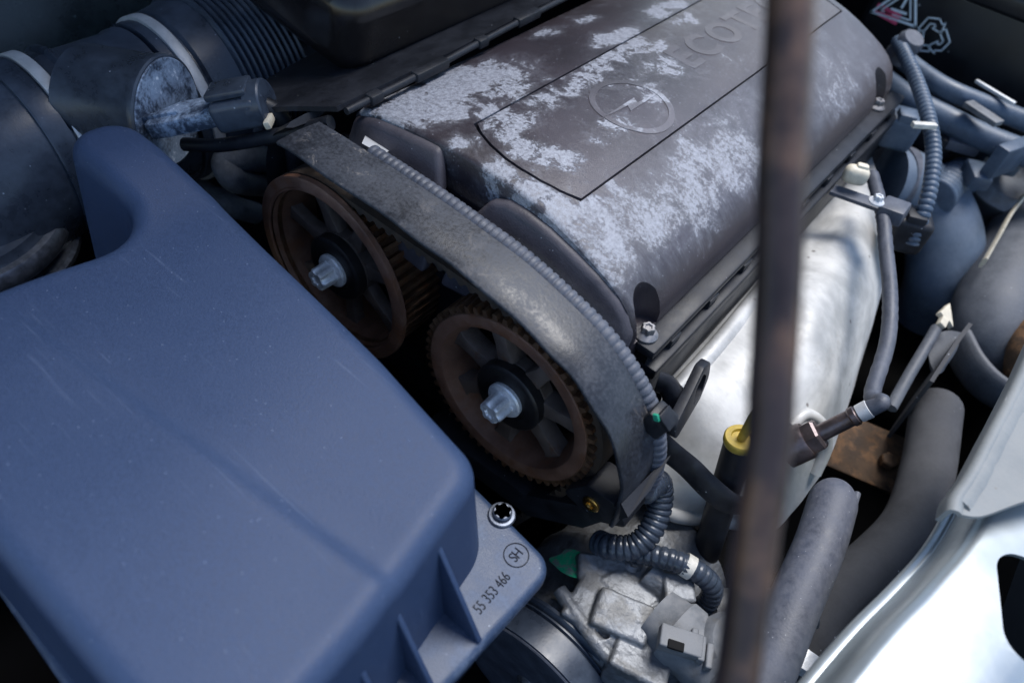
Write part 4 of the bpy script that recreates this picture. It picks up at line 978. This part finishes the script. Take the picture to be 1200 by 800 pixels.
flange_bolt(cm, (KX - 0.012, PY - 0.006, KZ + 0.004), (0, -1, 0), 1.0, M['dullbolt'])
# plug on its right
pk0, pk1 = P(778, 728, z=-0.082), P(838, 782, z=-0.078); pkd = (pk1 - pk0).normalized()
MB().lathe(pk0, pkd, [(-0.006, 0.017), (0.006, 0.0185), (0.008, 0.0205), (0.016, 0.0205), (0.018, 0.0190), (0.034, 0.0190), (0.036, 0.0205), (0.040, 0.0205), (0.042, 0.018)], 40).build('plug', M['greyplastic'], cm)
cbox(797, 752, -0.061, (0.024, 0.013, 0.008), 24, 0, 0.001, 'greyplastic', 'plug_latch', False)
cbox(792, 756, -0.0568, (0.009, 0.005, 0.002), 24, 0, 0.0005, 'void', 'latch_slot', False)
for k in range(3): cbox(812 + k * 9, 752 + k * 9, -0.061, (0.004, 0.014, 0.007), 24, 0, 0.001, 'greyplastic', 'plug_rib', False)
MB().lathe(P(838, 772, z=-0.085), (0.3, 0.2, 1), [(0, 0.022), (0.018, 0.022), (0.022, 0.019)], 36).build('end_cap', M['greyplastic'], cm)

# harness along the top of the compressor, with a tape wrap
hn = thing('compressor_harness', tuple(P(780, 660, z=-0.09)), 'dark corrugated harness with a pale tape wrap above the compressor', 'cable')
hp = smooth([P(735, 640, z=-0.074), P(752, 648, z=-0.070), P(785, 655, z=-0.064), P(815, 668, z=-0.066), P(834, 686, z=-0.075), P(830, 704, z=-0.09), P(815, 715, z=-0.10)], 10)
corrugated(hp, 0.0064, 0.0044, 0.05).build('sleeve', M['rubber'], hn, 70)
MB().tube(smooth([P(801, 660, z=-0.0645), P(806, 663, z=-0.065), P(811, 666, z=-0.0655)], 4), 0.0074, 16).build('tape', M['tape'], hn)
fp = thing('metal_pipe_fitting', tuple(P(850, 710, z=-0.12)), 'grey metal pipe fitting behind the lower end of the prop rod', 'fitting')
MB().lathe(P(838, 712, z=-0.10), (0.75, 0.55, 0.25), [(0, 0.012), (0.012, 0.012), (0.013, 0.016), (0.020, 0.016), (0.021, 0.012), (0.06, 0.012)], 32).build('pipe', M['alu'], fp)
MB().lathe(P(838, 712, z=-0.10) + V((0.75, 0.55, 0.25)) * 0.020, (0.75, 0.55, 0.25), [(0, 0.0125), (0.0, 0.0168), (0.004, 0.0168), (0.004, 0.0125)], 32).build('ring', M['steel'], fp)

# ------------------------------------------------------------------ hoses on the right
def hose(pts, r, mt, name, lb, ct='hose', sub=8, seg=24, flat=None):
    rad = lambda s, L: r * sqrt(max(0.03, 1 - max(0, 1 - s / (r * 0.8)) ** 2))
    pp = smooth(pts, sub); pp = [pp[0].lerp(pp[1], k / 6) for k in range(6)] + pp[1:]
    h = MB().tube(pp, rad, seg, True, False, flat).build(name, M[mt], None, 70); return tag(h, lb, ct)
g = thing('padded_pipe', tuple(P(940, 700, z=-0.08)), 'dusty grey padded pipe with a rounded end beside the prop rod', 'pipe')
gpth = smooth([P(983, 568, z=-0.030), P(977, 585, z=-0.030), P(960, 640, z=-0.034), P(930, 710, z=-0.040), P(895, 800, z=-0.050), P(870, 870, z=-0.06)], 8)
Lg = [0.0]
for a, b in zip(gpth, gpth[1:]): Lg.append(Lg[-1] + (b - a).length)
rg_ = [0.0142 * sqrt(max(0.03, 1 - max(0, 1 - s / 0.016) ** 2)) for s in Lg]
MB().tube(gpth, rg_, 28).build('padding', M['greyhose'], g, 70)
MB().tube([p + V((0.0098, 0.0075, 0.0028)) for p in gpth[6:]], 0.0022, 8).build('seam', M['greyhose'], g, 60)
hose([P(1100, 462, z=-0.085), P(1096, 490, z=-0.088), P(1086, 555, z=-0.096), P(1066, 615, z=-0.100), P(1024, 662, z=-0.102), P(980, 695, z=-0.106), P(952, 740, z=-0.112), P(935, 795, z=-0.12), P(920, 860, z=-0.12)], 0.0188, 'darkhose', 'radiator_hose', 'thick dusty dark radiator hose bending down towards the white front panel')
hb = thing('hose_end_band', tuple(P(945, 790, z=-0.14)), 'pale metal band round the lower end of the dusty radiator hose', 'hose clamp')
MB().tube([P(934, 772, z=-0.112), P(925, 792, z=-0.114)], 0.0250, 28).build('band', M['zinc'], hb)
MB().box(P(925, 775, z=-0.094), (0.012, 0.010, 0.008), rot('Z', 30), 0.0015).build('screw_housing', M['zinc'], hb)

# bracket blade and slim arm with a cream tip
ar_ = thing('slim_arm', tuple(P(1060, 450, z=-0.10)), 'slim grey arm with a cream pointed tip right of the heat shield', 'lever')
MB().tube(smooth([P(1044, 478, z=-0.060), P(1065, 440, z=-0.052), P(1090, 398, z=-0.045), P(1097, 385, z=-0.044)], 6), 0.0044, 14).build('arm', M['shroud'], ar_)
ac = P(1103, 375, z=-0.042); at_ = (P(1113, 356, z=-0.042) - P(1097, 388, z=-0.042)).normalized(); an = FWD * -1; ay = an.cross(at_).normalized()
MB().prism([(-0.011, -0.0030), (0.0, -0.0030), (-0.002, -0.0088), (0.018, 0.0030), (-0.001, 0.0068), (-0.001, 0.0030), (-0.011, 0.0030)], 0.005, ac, axes(at_, ay, at_.cross(ay)), 0.0006).build('tip', M['cream'], ar_)
bp = thing('bracket_blade', tuple(P(1115, 430, z=-0.12)), 'thin upright metal blade with a lit edge above the dark radiator hose', 'bracket')
b0, b1, b2, b3 = P(1140, 380, z=-0.032), P(1128, 396, z=-0.036), P(1112, 420, z=-0.042), P(1094, 448, z=-0.05)
dn = V((0.004, 0.0, -0.075))
MB().sheet([[b0, b1, b2, b3], [p + dn * 0.5 for p in (b0, b1, b2, b3)], [p + dn for p in (b0, b1, b2, b3)]], 5, 0.003, 1).build('blade', M['darkhose'], bp, 50)
MB().sheet([[P(1090, 395, z=-0.06), P(1110, 390, z=-0.055), P(1128, 392, z=-0.05)], [P(1088, 420, z=-0.065), P(1105, 415, z=-0.06), P(1120, 405, z=-0.055)], [P(1092, 440, z=-0.07), P(1100, 435, z=-0.07), P(1108, 425, z=-0.065)]], 5, 0.003, 1).build('pad', M['shroud'], bp, 50)

# fan shroud: large rounded grey trough along the radiator
fs_ = thing('fan_shroud', tuple(P(1185, 330, z=-0.12)), 'big rounded grey plastic fan shroud at the right edge above the white panel', 'fan shroud')
MB().tube(smooth([P(1235, 205, z=-0.055), P(1195, 290, z=-0.060), P(1170, 350, z=-0.066), P(1160, 390, z=-0.075), P(1165, 425, z=-0.095)], 8), [0.034 * (1 - 0.25 * max(0, (i - 20) / 12)) for i in range(33)], 32).build('moulding', M['shroud'], fs_, 60)
MB().tube(smooth([P(1215, 330, z=-0.075), P(1200, 380, z=-0.080), P(1190, 430, z=-0.09)], 8), 0.022, 24).build('rib', M['shroud'], fs_, 60)
e_ = [P(1205, 225, z=-0.022), P(1185, 250, z=-0.024), P(1168, 280, z=-0.026), P(1152, 308, z=-0.030)]
MB().tube(smooth(e_, 6), 0.0062, 8, True, False, ((0, 0, 1), 1.0, 0.3)).build('edge_strip', M['cream'], fs_, 40)
MB().tube(smooth([P(1122, 400, z=-0.080), P(1138, 430, z=-0.082), P(1162, 455, z=-0.084), P(1200, 474, z=-0.086), P(1235, 480, z=-0.09)], 8), 0.013, 16, True, False, ((0, 0, 1), 1.3, 0.5)).build('trough', M['shroud'], fs_, 60)
hose([P(1230, 345, z=-0.050), P(1214, 385, z=-0.054), P(1206, 420, z=-0.060), P(1204, 450, z=-0.08)], 0.017, 'brown', 'rusty_pipe', 'short rusty brown pipe at the right edge in front of the fan shroud', 'pipe')
pl = thing('rusty_plate', tuple(P(1010, 525, z=-0.16)), 'rusty brown bracket plate in the dark behind the oxygen sensor', 'bracket')
pq = P(1010, 528, z=-0.130)
MB().box(pq, (0.075, 0.050, 0.006), rot('Z', 15) @ rot('X', 20), 0.002).build('plate', M['brown'], pl)
MB().lathe(pq + V((0.02, 0.0, 0.004)), (0, 0, 1), [(0, 0.0075), (0.005, 0.0075), (0.006, 0.0065)], 6).build('nut', M['brown'], pl, 20)

# ------------------------------------------------------------------ white front panel (crossmember) and the sheet above it
fp_ = thing('front_crossmember', (0.25, 0.0, -0.05), 'white painted front crossmember with a dark slot at the lower right', 'body panel')
edge = [(905, 850), (950, 792), (1000, 735), (1045, 690), (1085, 645), (1112, 600), (1130, 560), (1150, 520), (1175, 470), (1205, 410)]
zs = 0.030
rows = []
E0 = [P(a, b, z=zs) for a, b in edge]
for off, dz in ((0.030, -0.050), (0.010, -0.014), (0.0018, -0.0045), (0.000, -0.0012), (0.0012, 0.000), (0.0028, 0.0003), (0.0046, 0.0022), (0.0060, 0.0080), (0.0076, 0.0140), (0.0102, 0.0178), (0.016, 0.0190), (0.048, 0.0190), (0.060, 0.013), (0.070, 0.005), (0.084, 0.001), (0.15, 0.001)):
    r = []
    for i, p in enumerate(E0):
        a = E0[max(0, i - 1)]; b = E0[min(len(E0) - 1, i + 1)]; t = (b - a).normalized(); nn = V((t.y, -t.x, 0)).normalized()
        r.append(p + nn * off + V((0, 0, dz)))
    rows.append(r)
cmb = MB().sheet(rows, 4, 0.0022, 1).build('panel', M['white'], fp_, 60)
sl = P(1196, 692, z=zs + 0.019)
tdir = (P(1190, 745, z=zs) - P(1172, 690, z=zs)).normalized()
slot = round_poly([(-0.012, -0.026), (0.012, -0.026), (0.012, 0.026), (-0.012, 0.026)], 0.0115, 8)
sd_ = V((P(1196, 742, z=zs) - P(1188, 672, z=zs)).xy.to_3d()).normalized()
Rs = axes((sd_.y, -sd_.x, 0), sd_, (0, 0, 1))
sc = (P(1200, 714, z=zs + 0.019))
cut(cmb, MB().prism(slot, 0.05, sc - V((0, 0, 0.03)), Rs))
us = thing('upper_front_sheet', (0.25, 0.2, 0.03), 'grey-white dusty sheet with a rough hemmed edge above the white crossmember', 'body panel')
u_edge = [(1113, 602), (1117, 585), (1135, 558), (1160, 510), (1185, 462), (1215, 395)]
u_end = [(1150, 606), (1195, 590), (1230, 590)]
zz = 0.066
UE = [P(a, b, z=zz) for a, b in u_edge]
inr = [P(a, b, z=zz) for a, b in [(1150, 606), (1160, 580), (1180, 545), (1200, 500), (1220, 462), (1250, 395)]]
in2 = [P(a, b, z=zz) for a, b in [(1195, 592), (1205, 570), (1220, 545), (1240, 505), (1258, 462), (1290, 395)]]
in3 = [P(a, b, z=zz) for a, b in [(1250, 580), (1260, 560), (1270, 545), (1290, 505), (1310, 462), (1340, 395)]]
dz_ = lambda L, d: [p + V((0, 0, d)) for p in L]
MB().sheet([dz_(UE, -0.008), dz_(UE, 0.0), [a.lerp(b, 0.10) + V((0, 0, 0.0012)) for a, b in zip(UE, inr)], [a.lerp(b, 0.22) for a, b in zip(UE, inr)], [a.lerp(b, 0.30) + V((0, 0, -0.0012)) for a, b in zip(UE, inr)], dz_(inr, -0.001), dz_(in2, 0.001), dz_(in3, 0.004)], 6, 0.0022, 1).build('sheet', M['sheetgrey'], us, 60)
MB().tube(smooth([p + V((0.003, -0.001, 0.0012)) for p in UE[1:]], 6), lambda s, L: 0.0032 + 0.0006 * noise.noise(V((s * 130, 3, 1))), 10, True, False, ((0, 0, 1), 0.6, 1.5)).build('hem', M['sheetgrey'], us, 60)

# ------------------------------------------------------------------ far right corner: battery, hoses, elbow, conduit
bt = thing('battery', (0.12, 0.70, -0.15), 'black car battery with white recycling and warning symbols in the top right corner', 'battery')
BY = 0.60
MB().box((0.13, BY + 0.09, -0.02), (0.33, 0.18, 0.225), None, 0.006, 3).build('case', M['battery'], bt)
MB().box((0.13, BY + 0.088, 0.098), (0.338, 0.188, 0.020), None, 0.005, 3).build('lid', M['battery'], bt)
def stroke(mb, pts, w=0.0011, closed=False, y=BY - 0.0006):
    q = [P(920 + a / 2.857, b / 2.857, y=y) for a, b in pts]
    if closed: q.append(q[0])
    for a, b in zip(q, q[1:]):
        d = (b - a)
        if d.length < 1e-6: continue
        d.normalize(); nn = d.cross(V((0, 1, 0))) * w; e = d * w * 0.8
        vs = [a - e + nn, b + e + nn, b + e - nn, a - e - nn]
        mb.add([tuple(v) for v in vs] + [tuple(v + V((0, 0.0004, 0))) for v in vs], [(0, 1, 2, 3), (7, 6, 5, 4), (0, 1, 5, 4), (1, 2, 6, 5), (2, 3, 7, 6), (3, 0, 4, 7)])
def line(mb, pts, w, closed=True, y=BY - 0.0006):
    q = [V((a, y, b)) for a, b in pts]
    if closed: q.append(q[0])
    for a, b in zip(q, q[1:]):
        d = (b - a).normalized(); nn = d.cross(V((0, 1, 0))) * w; e = d * w * 0.8
        vs = [a - e + nn, b + e + nn, b + e - nn, a - e - nn]
        mb.add([tuple(v) for v in vs] + [tuple(v + V((0, 0.0004, 0))) for v in vs], [(0, 1, 2, 3), (7, 6, 5, 4), (0, 1, 5, 4), (1, 2, 6, 5), (2, 3, 7, 6), (3, 0, 4, 7)])
rc_ = MB(); rcc = P(1091, 43, y=BY)
arrow = [(-0.0125, -0.0035), (-0.0065, 0.0075), (0.0035, 0.0075), (0.0065, 0.0030), (0.0090, 0.0045), (0.0075, -0.0045), (-0.0010, -0.0010), (0.0015, 0.0005), (0.0002, 0.0025), (-0.0035, 0.0025), (-0.0075, -0.0058)]
for k in range(3):
    ca_, sa_ = cos(k * 2 * pi / 3 + 0.25), sin(k * 2 * pi / 3 + 0.25)
    pts = [(x, z + 0.0085) for x, z in arrow]
    line(rc_, [(rcc.x + (x * ca_ - z * sa_) * 1.05, rcc.z + (x * sa_ + z * ca_) * 1.05) for x, z in pts], 0.00062)
rc_.build('recycling_symbol', M['print'], bt, 20)
tw = MB(); tc_ = P(1052, 8, y=BY)
line(tw, [(tc_.x - 0.020, tc_.z - 0.013), (tc_.x + 0.024, tc_.z - 0.010), (tc_.x + 0.004, tc_.z + 0.026)], 0.0011)
line(tw, [(tc_.x - 0.013, tc_.z - 0.009), (tc_.x + 0.017, tc_.z - 0.007), (tc_.x + 0.004, tc_.z + 0.017)], 0.0007)
line(tw, [(tc_.x - 0.004, tc_.z - 0.004), (tc_.x + 0.010, tc_.z - 0.003)], 0.0012, False); line(tw, [(tc_.x + 0.004, tc_.z + 0.001), (tc_.x + 0.0045, tc_.z + 0.010)], 0.0011, False)
line(tw, [(tc_.x + 0.014, tc_.z - 0.024), (tc_.x + 0.020, tc_.z - 0.015), (tc_.x + 0.027, tc_.z - 0.016)], 0.0009, False)
tw.build('warning_triangle', M['print'], bt, 20)
pk = MB(); stroke(pk, [(316, 34), (368, 62)], 0.0052); stroke(pk, [(318, 30), (352, 44)], 0.0030); pk.build('red_mark', M['pink'], bt, 20)
ha = thing('coolant_hose', tuple(P(1140, 120, z=0.0)), 'blue-grey coolant hose in the top right, upper of the pair', 'hose', 'coolant hoses below the battery')
MB().tube(smooth([P(1050, 62, z=0.040), P(1078, 85, z=0.040), P(1110, 105, z=0.040), P(1150, 122, z=0.038), P(1210, 145, z=0.035), P(1260, 165, z=0.03)], 8), 0.0090, 24).build('hose', M['bluehose'], ha, 60)
MB().box(P(1166, 108, z=0.050), (0.040, 0.004, 0.003), rot('Z', -18), 0.0008).build('clip', M['steel'], ha)
hb_ = thing('coolant_hose', tuple(P(1140, 160, z=0.0)), 'blue-grey coolant hose in the top right, lower and thicker of the pair', 'hose', 'coolant hoses below the battery')
MB().tube(smooth([P(1035, 95, z=0.02), P(1062, 115, z=0.022), P(1100, 135, z=0.022), P(1150, 160, z=0.020), P(1215, 185, z=0.018), P(1270, 205, z=0.015)], 8), 0.0115, 24).build('hose', M['bluehose'], hb_, 60)
MB().box(P(1152, 133, z=0.042), (0.034, 0.012, 0.005), rot('Z', -22), 0.001).build('clip', M['greyplastic'], hb_)
MB().box(P(1180, 185, z=0.020), (0.012, 0.040, 0.030), rot('Z', -20), 0.002).build('strap', M['bluehose'], hb_)
be = thing('big_elbow_hose', tuple(P(1090, 280, z=-0.10)), 'wide pale blue-grey elbow hose in the dark gap under the coolant hoses', 'hose')
MB().tube(smooth([P(1034, 212, z=-0.030), P(1062, 220, z=-0.034), P(1092, 244, z=-0.044), P(1106, 285, z=-0.062), P(1104, 330, z=-0.090), P(1090, 365, z=-0.13)], 8), 0.033, 32).build('hose', M['paleblue'], be, 60)
MB().tube(smooth([P(1038, 213, z=-0.031), P(1043, 214, z=-0.032), P(1048, 216, z=-0.033)], 4), 0.0350, 32).build('cuff', M['conduit'], be, 60)
MB().tube(smooth([P(1100, 300, z=-0.09), P(1135, 300, z=-0.09), P(1160, 285, z=-0.10)], 6), 0.026, 24).build('branch', M['bluehose'], be, 60)
cn = smooth([P(1052, 48, z=0.070), P(1064, 72, z=0.070), P(1076, 100, z=0.066), P(1088, 138, z=0.060), P(1094, 178, z=0.050), P(1090, 220, z=0.036), P(1080, 255, z=0.020), P(1068, 285, z=0.0)], 10)
co = thing('corrugated_loom', tuple(P(1090, 200, z=0.0)), 'thin blue-grey corrugated loom hanging down past the far corner of the cover', 'conduit')
corrugated(cn, 0.0054, 0.0046, 0.09).build('sleeve', M['bluehose'], co, 70)
MB().box(P(1083, 147, z=0.066), (0.020, 0.005, 0.004), rot('Z', 45), 0.0008).build('cable_tie', M['tape'], co)
MB().lathe(P(1068, 48, z=0.075), (0.3, -0.2, 1), [(-0.02, 0.011), (0.0, 0.0115), (0.004, 0.009)], 24).build('cap', M['conduit'], co)
ca = thing('corrugated_stub', tuple(P(1115, 215, z=-0.05)), 'short ribbed blue hose leading to the round actuator', 'hose')
corrugated(smooth([P(1095, 232, z=-0.02), P(1112, 215, z=-0.02), P(1132, 205, z=-0.02)], 8), 0.0165, 0.007, 0.07, 24).build('hose', M['bluehose'], ca, 70)
ac_ = thing('actuator', tuple(P(1172, 205, z=-0.05)), 'round grey metal actuator with a blue connector near the right edge', 'actuator')
MB().lathe(P(1175, 215, z=-0.035), (0.15, -0.25, 1), [(-0.03, 0.030), (0.0, 0.038), (0.003, 0.040), (0.006, 0.040), (0.009, 0.036), (0.015, 0.030), (0.017, 0.012)], 40).build('can', M['alu'], ac_)
MB().box(P(1168, 188, z=-0.005), (0.036, 0.024, 0.016), rot('Z', 30), 0.003).build('connector', M['bluehose'], ac_)
MB().box(P(1144, 205, z=0.0), (0.018, 0.030, 0.014), rot('Z', 30), 0.003).build('lug', M['bluehose'], ac_)
bx_ = thing('hose_bracket', tuple(P(1130, 175, z=-0.06)), 'dark plastic bracket with grey clip under the coolant hoses', 'bracket')
MB().box(P(1128, 172, z=-0.012), (0.058, 0.040, 0.030), rot('Z', 20), 0.004).build('body', M['black'], bx_)
MB().box(P(1127, 168, z=0.008), (0.028, 0.022, 0.010), rot('Z', 20), 0.002).build('clip', M['conduit'], bx_)
MB().box(P(1132, 157, z=0.012), (0.026, 0.006, 0.010), rot('Z', 20), 0.0015).build('latch', M['greyplastic'], bx_)
MB().box(P(1085, 155, z=0.0), (0.060, 0.026, 0.024), rot('Z', -25), 0.004).build('arm', M['black'], bx_)

# ------------------------------------------------------------------ hood prop rod, close to the lens
r0, r1 = PD(925, 0, 0.143), PD(862, 800, 0.156)
dr = (r1 - r0)
pr_ = thing('hood_prop_rod', tuple(r1 + dr * 0.45), 'blurred rusty dark steel hood prop rod crossing the view', 'prop rod')
rk = PD(903, 505, 0.150); up_ = (r0 - rk); dn_ = (r1 - rk)
rpath = [p for p in smooth([r0 + up_ * 1.6, r0 + up_ * 0.8, r0, r0.lerp(rk, 0.5), rk.lerp(r0, 0.08), rk.lerp(r1, 0.2), rk.lerp(r1, 0.6), r1, r1 + dn_ * 0.8, r1 + dn_ * 1.3], 8)]
MB().tube([p + V((noise.noise(V((i * 0.21, 0, 0))), noise.noise(V((0, i * 0.21, 5))), 0)) * 0.0004 for i, p in enumerate(rpath)], lambda s, L: 0.0047, 24).build('rod', M['rod'], pr_, 60)
MB().lathe(r1 + dn_ * 1.1, dn_, [(0, 0.0060), (0.0, 0.0078), (0.018, 0.0078), (0.018, 0.006)], 24).build('sleeve', M['void'], pr_)
# ------------------------------------------------------------------ the open hood that the rod holds up (above the frame)
hd = MB().prism(round_poly([(-0.55, 0), (1.0, 0), (0.95, 0.92), (-0.5, 0.92)], 0.05, 6), 0.02, (-0.66, 0.0, 0.10), axes((0, 1, 0), (0.515, 0, 0.857), (0.857, 0, -0.515)), 0.004).build('open_hood', M['hood'])
tag(hd, kind='structure')
